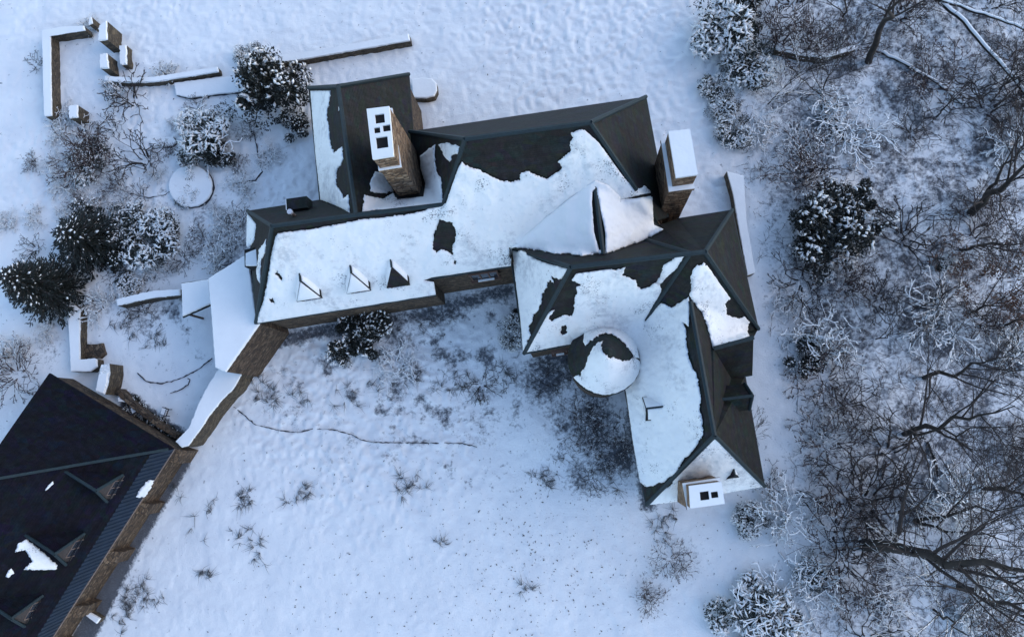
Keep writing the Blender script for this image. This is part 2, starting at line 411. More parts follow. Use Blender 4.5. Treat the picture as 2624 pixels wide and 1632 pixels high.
for k in ('Cs',): RP[k] = on_plane(RV[k][0], RV[k][1], 'E1r', 'HL', 'E1nw')
ROOFS = {
 'west': ['Wsw Wse We Msw Wr2 A4 Wr1', 'Wnw Wsw Wr1', 'Wnw Wr1 A4 Wn', 'A4 Wr2 J'],
 'north': ['A1 Wn A4 A3', 'A1 A3 A2', 'A3 A4 J A2'],
 'hall': ['Msw Ms Cw Cn Mr1', 'Mr1 Cn Mr2', 'Cn Mh Mr2', 'Cn Ce Mh', 'Mr2 Mh Me Mne', 'Mr1 Mr2 Mne Mnw', 'Mr1 Mnw J Wr2', 'Mr1 Wr2 Msw'],
 'link': ['Cw Cs Cn', 'Cn Cs Hw Ce'],
 'east': ['E1r E1nw E1sw', 'E1sw E1s Ev SWv HL E1r', 'E1r HL Hw Cs Cw E1nw'],
 'corner': ['HL HR E2ne E2n Ce Hw', 'HR E2se E2ne', 'HL SWv SrN', 'HL SrN Sv E2se HR'],
 'south': ['SrN SWv Ev Sw Ssw SrS', 'SrS Ssw Sse', 'SrN SrS Sse Se Ds1 Dr1 Sv'],
 'bay': ['E2se Sv Dr1 Dr2', 'Dr1 Ds1 Ds2 Dr2'],
}
CAPS = {
 'west': ['Wr1 A4 Wr2', 'Wr1 Wnw', 'Wr1 Wsw'], 'north': ['A3 A4', 'A3 A1', 'A3 A2'],
 'hall': ['Mr1 Mr2', 'Mr2 Mne', 'Mr2 Mk', 'Mr1 Mnw', 'Mr1 Wr2'], 'link': ['Cn Cs'],
 'east': ['E1r HL', 'E1r E1nw', 'E1r E1sw'], 'corner': ['HL HR', 'HR E2ne', 'HR E2se', 'HL Hw', 'HL SWv'],
 'south': ['SrN SrS', 'SrS Ssw', 'SrS Sse'], 'bay': ['Dr1 Dr2'],
}
manor = empty('manor_house', P(1400, 750, 0), 'rambling stone manor with steep half-snowed slate roofs, round tower and three chimneys', 'house')
bv_v, bv_f = [], []
roof_obj = {}
for nm, faces in ROOFS.items():
    names = []; fl = []
    for fc in faces:
        ks = fc.split()
        for k in ks:
            if k not in names: names.append(k)
        fl.append([names.index(k) for k in ks])
    bm = bmesh.new()
    vs = [bm.verts.new(RP[k]) for k in names]
    for f in fl:
        try: bm.faces.new([vs[i] for i in f])
        except ValueError: pass
    bmesh.ops.triangulate(bm, faces=bm.faces[:])
    bmesh.ops.recalc_face_normals(bm, faces=bm.faces[:])
    bm.faces.ensure_lookup_table(); bm.verts.index_update()
    if sum(f.normal.z for f in bm.faces) < 0: bmesh.ops.reverse_faces(bm, faces=bm.faces[:])
    off = len(bv_v)
    bv_v += [v.co.copy() for v in bm.verts]; bv_f += [[off+v.index for v in f.verts] for f in bm.faces]
    # fascia: drop the open edges
    be = [e for e in bm.edges if e.is_boundary]
    r = bmesh.ops.extrude_edge_only(bm, edges=be)
    for g in r['geom']:
        if isinstance(g, bmesh.types.BMVert): g.co.z -= 0.22
    me = bpy.data.meshes.new('roof'); bm.to_mesh(me); bm.free()
    o = link('roof', me, M_SLATE, manor)
    roof_obj[nm] = o
    cb = MB()
    for c in CAPS[nm]:
        pts = [RP[k]+Vector((0, 0, 0.03)) for k in c.split()]
        cb.tube(pts, 0.15, 6)
    cb.build('ridge_cap', M_CAP, o)
# gutters along the visible eaves
gut = MB()
for c in ('Wsw Wse', 'Ms Msw', 'E1sw E1s', 'Sw Ssw', 'A1 A2', 'Mne Mnw', 'E2ne E2n', 'E2se E2ne', 'Sse Se', 'Mne Me', 'A1 Wn', 'Wnw Wn', 'E1nw E1sw', 'Ds1 Ds2', 'Ssw Sse', 'Wnw Wsw'):
    gut.tube([RP[k]+Vector((0, 0, -0.12)) for k in c.split()], 0.075, 6)
gut.build('gutter', M_CAP, manor)
# slim gable triangle on the bay
mesh_obj('gable_wall', [RP['Dr2']-Vector((.05, 0, .05)), RP['Ds2']-Vector((.05, 0, .05)), RP['E2se']-Vector((.3, 0, .1))], [(0, 1, 2)], M_STONE, manor)

# tower
TC = P(1549, 919, 7.0); TR = 2.52
tv = [TC+Vector((math.cos(a)*TR, math.sin(a)*TR, 0)) for a in [2*math.pi*i/48 for i in range(48)]]
apex = TC+Vector((0.05, 0.1, 4.9))
NR = 8
cv, cf = [], []
for k in range(NR):
    s = 1-k/NR
    for p in tv:
        q = TC+(p-TC)*s; q.z = TC.z+(apex.z-TC.z)*(1-s)**1.03; cv.append(q)
cv.append(apex)
for k in range(NR-1):
    for i in range(48): cf.append([k*48+i, k*48+(i+1) % 48, (k+1)*48+(i+1) % 48, (k+1)*48+i])
for i in range(48): cf.append([(NR-1)*48+i, (NR-1)*48+(i+1) % 48, len(cv)-1])
off = len(cv)
cv += [p-Vector((0, 0, .22)) for p in tv]
for i in range(48): cf.append([off+i, off+(i+1) % 48, (i+1) % 48, i])
tower = MB().poly_prism([TC+(p-TC)*0.93+Vector((0, 0, -.1)) for p in tv], -0.3).build('tower_wall', M_STONE, manor)
tower_roof = mesh_obj('tower_roof', cv, cf, M_SLATE, manor)
tower_bvh = BVHTree.FromPolygons([tuple(v) for v in cv], cf)

# walls of the wings
def inset(uvz, d):
    p = [P(*q) for q in uvz]; n = len(p)
    ar = sum(p[i].x*p[(i+1) % n].y-p[(i+1) % n].x*p[i].y for i in range(n))
    if ar < 0: p.reverse()
    ln = []
    for i in range(n):
        a, b = p[i], p[(i+1) % n]; t = (b-a); t.z = 0; t.normalize()
        nn = Vector((-t.y, t.x, 0)); ln.append((a+nn*d, t))
    out = []
    for i in range(n):
        (a, t), (b, s) = ln[i-1], ln[i]
        den = t.x*s.y-t.y*s.x
        k = ((b.x-a.x)*s.y-(b.y-a.y)*s.x)/den
        q = a+t*k; out.append(Vector((q.x, q.y, uvz[0][2])))
    return out
def wing_wall(uv, z, d=0.3):
    return MB().poly_prism(inset([(u, v, z-0.12) for u, v in uv], d), -0.3).build('wall', M_STONE, manor)
wing_wall([(635,541), (1090,478), (1117,755), (656,828)], 5.6)
wing_wall([(791,226), (1048,191), (1080,480), (819,513)], 5.6)
wall_m = wing_wall([(1050,338), (1655,249), (1716,622), (1081,717)], 7.0)
wing_wall([(1307,635), (1700,578), (1700,833), (1343,906)], 6.5)
wing_wall([(1735,561), (1876,539), (1943,843), (1735,880)], 6.5)
wing_wall([(1582,875), (1890,850), (1959,1245), (1656,1293)], 5.4)
wing_wall([(1850,975), (1928,960), (1905,850), (1830,860)], 5.4, 0.15)

# lean-to with chamfered stone wall at the west end
LT = [(537,714), (637,651), (656,790), (667,831), (581,953), (555,942)]
lt = [P(u, v, 5.2) for u, v in LT]
lean = MB().poly_prism(lt, -0.3).build('lean_to_wall', M_STONE, manor)
def slab(uv, z, th, name, mat, parent, grow=0.0, smooth=False):
    p = [P(u, v, z) for u, v in uv]
    c = sum(p, Vector())/len(p)
    top = [c+(q-c)*(1+grow) for q in p]
    return MB().poly_prism(top, z-th, True, True).build(name, mat, parent, smooth)
def snow_slab(uv, z, th, parent, name='snow_cover', seed=1, jag=1.0, step=4.0):
    """a rounded blanket of snow lying on a flat top"""
    pts = jagged(uv, jag, step, seed)
    p = [P(u, v, z) for u, v in pts]
    n = len(p); c = sum(p, Vector())/n
    rings = [(1.0, 0.0), (1.0, th*0.55), (0.965, th*0.9), (0.90, th)]
    V = []; Fc = []
    for s, h in rings:
        for q in p:
            d = (q-c); L = d.length
            w = c+d*(1-(1-s)*min(1.0, 1.2/max(L, .3)))
            V.append(Vector((w.x, w.y, z+h)))
    for k in range(len(rings)-1):
        for i in range(n): Fc.append([k*n+i, k*n+(i+1) % n, (k+1)*n+(i+1) % n, (k+1)*n+i])
    ar = sum(p[i].x*p[(i+1) % n].y-p[(i+1) % n].x*p[i].y for i in range(n))
    Fc.append([(len(rings)-1)*n+i for i in range(n)])
    if ar < 0: Fc = [f[::-1] for f in Fc]
    return mesh_obj(name, V, Fc, M_SNOW, parent, False)
def jagged(pts, amp, step, seed):
    rnd = random.Random(seed); out = []
    n = len(pts)
    for i in range(n):
        a, b = pts[i], pts[(i+1) % n]
        a_ = amp if len(a) < 3 else amp*a[2]
        dx, dy = b[0]-a[0], b[1]-a[1]; L = math.hypot(dx, dy)
        m = max(1, int(L/step)); w = rnd.uniform(0, 99)
        for k in range(m):
            t = k/m; off = 0
            if k > 0:
                q = t*L
                off = a_*(noise.noise(Vector((q*0.09+w, seed, 0)))*2.2+noise.noise(Vector((q*0.35+w, seed+5, 0)))*1.3+rnd.uniform(-.95, .95))*min(1, 4*t, 4*(1-t))
            out.append((a[0]+dx*t-dy/L*off if L else a[0], a[1]+dy*t+dx/L*off if L else a[1]))
    return out
snow_slab(LT, 5.2, 0.22, lean, seed=3, jag=0.5)
PR = [(465,725), (541,714), (548,779), (468,814)]
porch = slab(PR, 2.9, 0.18, 'porch_roof', M_SLATE, manor)
snow_slab([(467,727), (538,716), (546,777), (470,811)], 2.9, 0.18, porch, seed=4, jag=0.4)
for (u, v) in ((471,800), (540,772), (468,735)):
    MB().poly_prism([P(u+a, v+b, 2.72) for a, b in ((0,0), (5,0), (5,5), (0,5))], -.2).build('post', M_WOOD, manor)
MB().tube([P(520,790,.9), P(548,775,.9)], .05).build('handrail', M_WHITE, manor)
# small flat bay on the west hip
by = slab([(626,640), (662,632), (664,684), (627,684)], 7.1, 1.9, 'west_bay', M_SLATE, manor)
snow_slab([(631,650), (661,638), (662,682), (631,682)], 7.1, 0.15, by, seed=6, jag=0.3)

# ------------------------------------------------------------------ snow draped on the roofs
roof_bvh = BVHTree.FromPolygons([tuple(v) for v in bv_v], bv_f)
def inside(pt, poly):
    x, y = pt; c = False; n = len(poly)
    for i in range(n):
        (x1, y1), (x2, y2) = poly[i][:2], poly[(i+1) % n][:2]
        if (y1 > y) != (y2 > y) and x < (x2-x1)*(y-y1)/(y2-y1)+x1: c = not c
    return c
def hit_z(bvh, u, v):
    d = ray(u, v).normalized()
    h = bvh.ray_cast(Vector((0, 0, CH)), d)
    return h[0].z if h[0] is not None else None
def drape(parent, outline, holes=(), bvh=None, th=0.22, amp=1.6, step=2.7, grid=5.5, seed=1, smooth_it=3, lo=0.0, clampz=None):
    bvh = bvh or roof_bvh
    rnd = random.Random(seed)
    loops = [jagged(outline, amp, step, seed)]+[jagged(h, amp*0.8, step, seed+7+i) for i, h in enumerate(holes)]
    pts = []; edges = []; nb = 0
    for lp in loops:
        b = len(pts); pts += lp
        edges += [(b+i, b+(i+1) % len(lp)) for i in range(len(lp))]
    nb = len(pts)
    us = [p[0] for p in loops[0]]; vs = [p[1] for p in loops[0]]
    polys = loops
    def isin(q):
        if not inside(q, polys[0]): return False
        return not any(inside(q, h) for h in polys[1:])
    ba = np.array(pts)
    y = min(vs)
    while y < max(vs):
        x = min(us)
        while x < max(us):
            q = (x+rnd.uniform(-2, 2), y+rnd.uniform(-2, 2))
            if isin(q) and np.min(np.abs(ba-np.array(q)).sum(1)) > 3.0: pts.append(q)
            x += grid
        y += grid
    r = delaunay_2d_cdt([Vector(p) for p in pts], edges, [], 0, 1e-4)
    V2, E2, F2, OV = r[0], r[1], r[2], r[3]
    tris = [f for f in F2 if isin(tuple(sum((V2[i] for i in f), Vector((0, 0)))/3))]
    isb = [any(o < nb for o in ov) for ov in OV]
    base = []
    for q in V2:
        z = hit_z(bvh, q.x, q.y)
        base.append(z)
    adj = [set() for _ in V2]
    for f in tris:
        for i in range(3): adj[f[i]].update((f[i-1], f[i-2]))
    for _ in range(6):
        for i, z in enumerate(base):
            if z is None:
                zz = [base[j] for j in adj[i] if base[j] is not None]
                if zz: base[i] = sum(zz)/len(zz)
    base = [lo if z is None else z for z in base]
    # distance from the edge in rings
    ring = [0 if b else 9 for b in isb]
    for k in range(1, 3):
        for i in range(len(V2)):
            if ring[i] == 9 and any(ring[j] == k-1 for j in adj[i]): ring[i] = k
    top = []
    for i, q in enumerate(V2):
        k = min(ring[i], 2)
        t = th*(0.7, 0.95, 1.0)[k]*(0.85+0.5*noise.noise(Vector((q.x*.03, q.y*.03, seed))))
        top.append(base[i]+max(t, .03))
    floor_ = [base[i]+0.06 for i in range(len(V2))]
    for _ in range(smooth_it):
        nt_ = list(top)
        for i in range(len(V2)):
            if not isb[i] and adj[i]:
                nt_[i] = max(floor_[i], 0.5*top[i]+0.5*sum(top[j] for j in adj[i])/len(adj[i]))
        top = nt_
    V = [P(q.x, q.y, top[i]) for i, q in enumerate(V2)]
    Fs = [list(f) for f in tris]
    # skirt
    cnt = {}
    for f in tris:
        for i in range(3):
            e = (f[i], f[(i+1) % 3]); k = tuple(sorted(e))
            cnt[k] = None if k in cnt else e
    low = {}
    for e in cnt.values():
        if e is None: continue
        for i in e:
            if i not in low:
                low[i] = len(V); V.append(V[i]-Vector((0, 0, top[i]-base[i]+0.06)))
        Fs.append([e[1], e[0], low[e[0]], low[e[1]]])
    used = sorted({i for f in Fs for i in f}); mp = {o: n for n, o in enumerate(used)}
    me = bpy.data.meshes.new('snow_cover')
    me.from_pydata([tuple(V[i]) for i in used], [], [[mp[i] for i in f] for f in Fs]); me.update()
    bm = bmesh.new(); bm.from_mesh(me); bmesh.ops.recalc_face_normals(bm, faces=bm.faces[:])
    if sum(f.normal.z*f.calc_area() for f in bm.faces) < 0: bmesh.ops.reverse_faces(bm, faces=bm.faces[:])
    for f in bm.faces: f.smooth = len(f.verts) == 3
    bm.to_mesh(me); bm.free()
    return link('snow_cover', me, M_SNOW_ROOF, parent)

c4 = lambda pts: cc(600, 500, 2.7, pts)
c2 = lambda pts: cc(600, 100, 2.7, pts)
c3 = lambda pts: cc(1000, 150, 2.7, pts)
ct = lambda pts: cc(1250, 640, 3.6, pts)
ce = lambda pts: cc(1250, 450, 2.7, pts)
cs = lambda pts: cc(1400, 760, 2.7, pts)

big = (c4([(300,265,.5),(430,248,.6),(530,238,.6),(640,215,.6),(740,198,.7),(830,180,.6),(900,165,.6),(1000,160,.6),(1070,150,1),(1200,132,1),(1290,115,.6)])
  + [(1115,531),(1143,521,.3)] + c3([(430,870,.3),(470,760,.3),(495,715,1),(545,750),(620,770),(670,800),(760,845),(840,855),(900,840),(905,790),(945,780),(1000,800),(1080,835),(1180,770),(1190,740),(1160,715),(1250,640),(1245,575),(1270,545),(1250,515),(1310,493),(1345,495,.3),(1440,580,.4),(1600,800,.5),(1640,850),(1705,910),(1760,880),(1800,920,.3),(1825,1150,.2),(1890,1180),(1840,1210),(1760,1250),(1650,1290),(1560,1325),(1500,1345)])
  + c3([(1480,1345),(1440,1345),(1330,1365),(1230,1345),(1140,1350),(1040,1325),(930,1310),(842,1302,.2),(834,1430,0)]) + [(1104,710,0),(1084,718,.3),(1111,722,0),(1116,754,0),(657,827,.2)]
  + c4([(165,830,.5),(200,740,.8),(230,600,1),(245,500,.8),(260,400,.6),(285,290,.5)]))
holes = [c3([(340,1110),(430,1130),(455,1200),(450,1260),(430,1300),(435,1360),(400,1335),(350,1320),(320,1345),(290,1320),(305,1190),(325,1150)]),
  c3([(1415,870,.4),(1398,920,.4),(1395,1000,.4),(1410,1200,.4),(1445,1325,.4),(1490,1325,.4),(1488,1200,.4),(1452,1030,.4),(1432,920,.4)]),
  c3([(1590,975,.3),(1700,945,.3),(1808,928,.2),(1812,950,.3),(1700,968,.3)]),
  c3([(440,1390,.4),(458,1395,.4),(455,1425,.4),(438,1420,.4)]),
  c4([(290,515),(310,540),(335,575),(325,595),(300,560),(275,545)]), c4([(235,715),(265,710),(280,745),(250,740)])]
drape(roof_obj['hall'], big, holes, seed=11, amp=1.6, smooth_it=3)
gable_snow = [(1310,633,.3),(1345,604,.3),(1400,556,.3),(1460,508,.3),(1512,470,.3),(1526,462,.3),(1560,476,.4),(1590,505,.4)]+c3([(1590,985,.3),(1700,972,.3),(1814,958,.2),(1822,1150,.2),(1890,1180),(1840,1210),(1760,1250),(1650,1290),(1560,1325),(1500,1345)])+c3([(1490,1325,.4),(1488,1200,.4),(1452,1030,.4),(1425,890,.3),(1398,920,.4),(1395,1000,.4),(1410,1200,.4),(1440,1340,.4),(1330,1365),(1230,1345),(1140,1350),(1040,1325),(930,1310)])
gs = drape(roof_obj['link'], gable_snow, seed=31, th=.40, smooth_it=4, amp=1.4)
gs.data.materials[0] = M_SNOW
drape(tower_roof, ct([(905,885),(930,855),(980,812),(1060,770),(1120,774),(1190,802),(1250,850),(1300,905),(1335,960),(1350,988),(1400,1004,.2),(1370,870,.2),(1285,757,.2),(1159,691,.2),(1020,685,.2),(893,742,.2),(880,850,.4)]), bvh=tower_bvh, seed=32, lo=7.0, th=.3)
drape(roof_obj['west'], c2([(88,1200,.2),(150,1280),(145,1340),(135,1400),(105,1440),(84,1430,.2)]), seed=12, amp=1.0)
drape(roof_obj['west'], cc(420, 600, 5.04, [(1320,60),(1305,240),(1255,330),(1245,500),(1245,640),(1205,580),(1190,480),(1215,330),(1222,200),(1290,120)]), seed=13, amp=.8)
drape(roof_obj['north'], c2([(527,360,.2),(665,358,.6),(660,420),(640,520),(655,620),(665,720),(690,790),(745,745),(752,800),(745,850),(710,910),(705,1010),(740,1060),(755,1105),(790,1075,.5),(800,1203,.4),(700,1150,.4),(597,1112,.2),(560,780,.2)]), seed=14, amp=1.6)
drape(roof_obj['north'], c2([(735,400),(742,420),(728,480),(720,500),(725,440)]), seed=15, amp=.6)
drape(roof_obj['north'], c2([(975,915,.6),(1030,930,.6),(1100,1050),(1020,1062),(940,1050),(945,980)]), seed=16, amp=1.2)
drape(roof_obj['west'], c2([(900,1075),(950,1090),(1030,1105),(1100,1065),(1130,1110,.3),(1310,1090,.3),(1322,1000,.3),(1290,900,.3),(1285,810),(1330,775),(1392,728,.4),(1385,800),(1400,920),(1430,960),(1440,1090),(1445,1140),(1390,1148),(1300,1158),(1200,1182),(1110,1178),(1100,1195),(980,1180),(885,1195)]), seed=17, amp=1.2)
drape(roof_obj['hall'], c2([(1412,730),(1470,715),(1560,745,.5),(1550,790),(1510,800),(1490,850),(1460,820)]), seed=18, amp=1.4)
drape(roof_obj['east'], ct([(222,6,.2),(330,8,.4),(380,50,.4),(450,90,.4),(560,130,.4),(732,175,.4),(715,220,.5),(680,265),(610,255),(590,240),(605,305),(575,275),(545,300),(550,345),(500,400),(495,490),(465,560),(420,600),(410,660),(385,690),(380,750),(400,790),(365,830),(345,940,.2),(326,948,.2),(300,640,.2),(270,400,.2),(240,160,.2)]), seed=19)
es = (ct([(775,275,.6),(815,220,.3),(1120,180,.8),(1180,190),(1270,160),(1240,235),(1290,250),(1365,280),(1380,340),(1420,365),(1490,345),(1540,305),(1590,320),(1600,385,.5),(1450,645)])
  + ce([(1092,1000),(1150,930,.6),(1200,880),(1270,915),(1330,880),(1390,838,.4)]) + cs([(990,60,.3),(985,205,.4),(942,172,.4),(968,240),(970,330),(985,420),(1010,490),(1040,540),(1060,640),(1070,700),(1060,780),(1080,850),(1085,950),(1040,1030),(1000,1080),(940,1140),(905,1205,.5),(880,1240),(850,1245),(820,1280),(770,1290),(740,1310),(680,1310),(650,1285,.2),(600,1000,.2),(553,665,.2)])
  + [(1600,990),(1560,930),(1500,885)] + ct([(790,862,.3),(600,897,.3),(352,945,.5),(360,880,.6),(400,830,.6),(465,740,.6),(500,660,.6),(535,600,.6),(590,560),(615,555),(560,630),(590,660),(640,630),(710,600),(775,610),(800,540),(800,440),(825,400),(815,345),(860,325),(830,300)]))
drape(roof_obj['south'], es, [cs([(665,700,.2),(760,745,.2),(755,765,.2),(700,735,.2),(668,710,.2)]), ct([(680,700),(720,690),(735,760),(690,790),(670,760)])], seed=20, amp=1.5, smooth_it=14)
drape(roof_obj['south'], cs([(1160,978,.3),(1190,988,.3),(1300,1092,.3),(1410,1197,.3),(1506,1313,.2),(1230,1360,.3),(880,1420,.3),(708,1440),(760,1370),(800,1330),(860,1310),(885,1250,.6),(930,1200,.6),(985,1130,.6),(1060,1060,.5)]), seed=21, amp=1.3)
drape(roof_obj['corner'], ce([(1495,600),(1540,650,.4),(1600,740,.4),(1680,850),(1640,890),(1655,920),(1650,960),(1740,990),(1780,975),(1815,1015),(1800,1050),(1810,1110,.3),(1560,1195,.5),(1545,1140,.7),(1520,1040,.7),(1480,940),(1420,870),(1400,830),(1410,770),(1405,710),(1420,650),(1450,615),(1480,620)]), seed=22, th=.18)
drape(roof_obj['corner'], ce([(1312,556,.6),(1360,550),(1310,640),(1250,690),(1200,745),(1150,765),(1195,690),(1215,620)]), seed=23, amp=1.6, th=.06)
drape(tower_roof, ct([(1065,840),(1045,880),(1055,920),(1075,955),(1130,1005),(1160,985),(1200,1012),(1280,1022),(1350,988,.5),(1405,1030,.2),(1408,1070,.2),(1392,1140,.2),(1350,1215,.2),(1260,1288,.4),(1170,1325,.5),(1080,1338,.5),(1000,1322,.5),(920,1288,.4),(850,1238,.3),(790,1175),(840,1150),(850,1170),(870,1110),(900,1080),(920,1000),(970,900),(1010,860)]), bvh=tower_bvh, seed=24, lo=7.0, smooth_it=3)

# ------------------------------------------------------------------ dormers
def dormer(parent, C, out, w, L, rise, setback, wall_h, mroof, snow=(), glass=True, rake=False, flat=False, frame=None):
    """small dormer: C = middle of the front eave, out = level direction it faces"""
    out = out.normalized(); s = Vector((-out.y, out.x, 0)); up = Vector((0, 0, 1))
    FL, FR = C-s*w/2, C+s*w/2
    BL, BR = FL-out*L, FR-out*L
    A = C-out*setback+up*rise; Bk = C-out*(L+rise*0.25)+up*rise
    fr = MB()
    i = w*0.07
    fr.poly_prism([FL-out*.12+s*i, FR-out*.12-s*i, BR-s*i, BL+s*i], C.z-wall_h)
    if setback < 0.05:
        b = len(fr.v); q = -out*.12
        fr.v += [FL+q+s*i, FR+q-s*i, A+q-up*.08]; fr.f.append([b, b+1, b+2])
    d = fr.build('dormer', M_STONE if mroof is M_SLATE else M_GABLE, parent)
    V = [FL, FR, BR, BL, A, Bk]; V += [p-up*.12 for p in (FL, FR, BR, BL)]
    Fc = [[0, 4, 5, 3], [1, 2, 5, 4], [7, 1, 0, 6], [6, 0, 3, 9], [1, 7, 8, 2]]
    if setback > 0.05: Fc.append([0, 1, 4])
    else:
        V += [A-up*.14]; Fc += [[0, 6, 10, 4], [4, 10, 7, 1]]
    mesh_obj('dormer_roof', V, Fc, mroof, d)
    if rake:
        MB().tube([A-out*.02+up*.05, FL-out*.02], .11, 6).tube([A-out*.02+up*.05, FR-out*.02], .11, 6).tube([A+up*.05, Bk+up*.05], .11, 6).build('ridge_cap', M_CAP, d)
    else:
        MB().tube([A+up*.02, Bk+up*.02], .06, 5).build('ridge_cap', M_CAP, d)
    if glass:
        q = -out*.09; hw = w*.26; zt = -0.12; zb = -wall_h+.15
        if setback < 0.05: zt = rise*.2
        mw = C+q
        fm = MB()
        for a, b_ in (((-hw, zt), (hw, zt)), ((-hw, zb), (hw, zb)), ((-hw, zt), (-hw, zb)), ((hw, zt), (hw, zb)), ((0, zt), (0, zb))):
            p1 = mw+s*a[0]+up*a[1]; p2 = mw+s*b_[0]+up*b_[1]
            fm.tube([p1, p2], .035, 4)
        fm.build('window_frame', frame or M_WHITE, d)
        mesh_obj('pane', [mw+s*-hw+up*zb-out*.01, mw+s*hw+up*zb-out*.01, mw+s*hw+up*zt-out*.01, mw+s*-hw+up*zt-out*.01], [(0, 1, 2, 3)], M_GLASS, d)
    if snow:
        sv, sf = [], []
        for key in snow:
            q = {'L': [FL, A, Bk, BL], 'R': [FR, BR, Bk, A], 'F': [FL, FR, A]}[key]
            c = sum(q, Vector())/len(q); n = len(q)
            tp = [c+(p-c)*(0.9 if key == 'R' else 1.03) for p in q]; hi = 0.11
            b = len(sv)
            # subdivided blanket
            mid = [(tp[k]+tp[(k+1) % n])/2 for k in range(n)]
            ringp = [x for k in range(n) for x in (tp[k], mid[k])]
            rr = random.Random(int(C.x*97+C.y*13)+ord(key))
            ringp = [p+(c-p)*rr.uniform(0, .07) for p in ringp]; m = len(ringp)
            sv += [p-up*.02 for p in ringp]+[p+(c-p)*.08+up*hi*.7 for p in ringp]+[p+(c-p)*.35+up*hi*1.25 for p in ringp]+[c+up*hi*1.35]
            for k in range(m):
                j = (k+1) % m
                sf += [[b+k, b+j, b+m+j, b+m+k], [b+m+k, b+m+j, b+2*m+j, b+2*m+k], [b+2*m+k, b+2*m+j, b+3*m]]
        o = mesh_obj('snow_cover', sv, sf, M_SNOW, d, True)
        bm = bmesh.new(); bm.from_mesh(o.data); bmesh.ops.recalc_face_normals(bm, faces=bm.faces[:]); bm.to_mesh(o.data); bm.free()
    return d
def outdir(a, b):              # level direction perpendicular to an eave, to the right of a->b
    t = RP[b]-RP[a]; t.z = 0; t.normalize(); return Vector((t.y, -t.x, 0))
oS = outdir('Wsw', 'Wse')
for (fl, fr_, sn) in (((432,735), (603,712), 'LRF'), ((778,680), (944,660), 'LRF'), ((1055,632), (1214,630), 'LR')):
    a, b = c4([fl, fr_]); z = 7.6
    A_, B_ = P(*a, z), P(*b, z)
    dormer(manor, (A_+B_)/2, oS, (B_-A_).length*1.0, 2.0, 1.35, 1.05, .75, M_SLATE, sn)
oE = -outdir('Sse', 'Se') if outdir('Sse', 'Se').x < 0 else outdir('Sse', 'Se')
a = P(1915, 1016, 7.3)
dormer(manor, a, oE, 1.75, 1.9, 1.35, 0.0, 1.2, M_SLATE, (), rake=True)
a = P(1650, 1048, 7.2)
oW = Vector((-oE.x, -oE.y, 0))
dormer(manor, a, oW, 1.6, 1.7, 1.2, 0.0, .8, M_SLATE, ('L', 'R'))
oSS = outdir('Ssw', 'Sse')
a = P(1876, 1226, 6.9)
dormer(manor, a, oSS, 1.0, 1.9, 1.1, .25, .7, M_SLATE, ('R',))
# flue hood and vent pipe on the north slope of the west wing
hd = P(862, 528, 9.0)
ax = (P(788,505,8.6)-P(738,512,8.6)).normalized(); ay = Vector((-ax.y, ax.x, 0))
c = P(768, 527, 8.3)
hood = MB().box(c, ax*.75, ay*.42, Vector((0, 0, .55))).build('roof_hood', M_SLATE, manor)
MB().box(c-ax*.78+Vector((0, 0, .05)), ax*.03, ay*.40, Vector((0, 0, .5))).build('hood_snow', M_SNOW, hood)
pv = P(760, 556, 9.6)
vp = MB().tube([pv-Vector((0, 0, 1)), pv+Vector((0, 0, 1.0))], .11, 8).build('vent_pipe', M_COPPER, manor)
MB().tube([pv+Vector((0, 0, 1.0)), pv+Vector((0, 0, 1.22))], .19, 8).build('vent_cap', M_WHITE, vp)

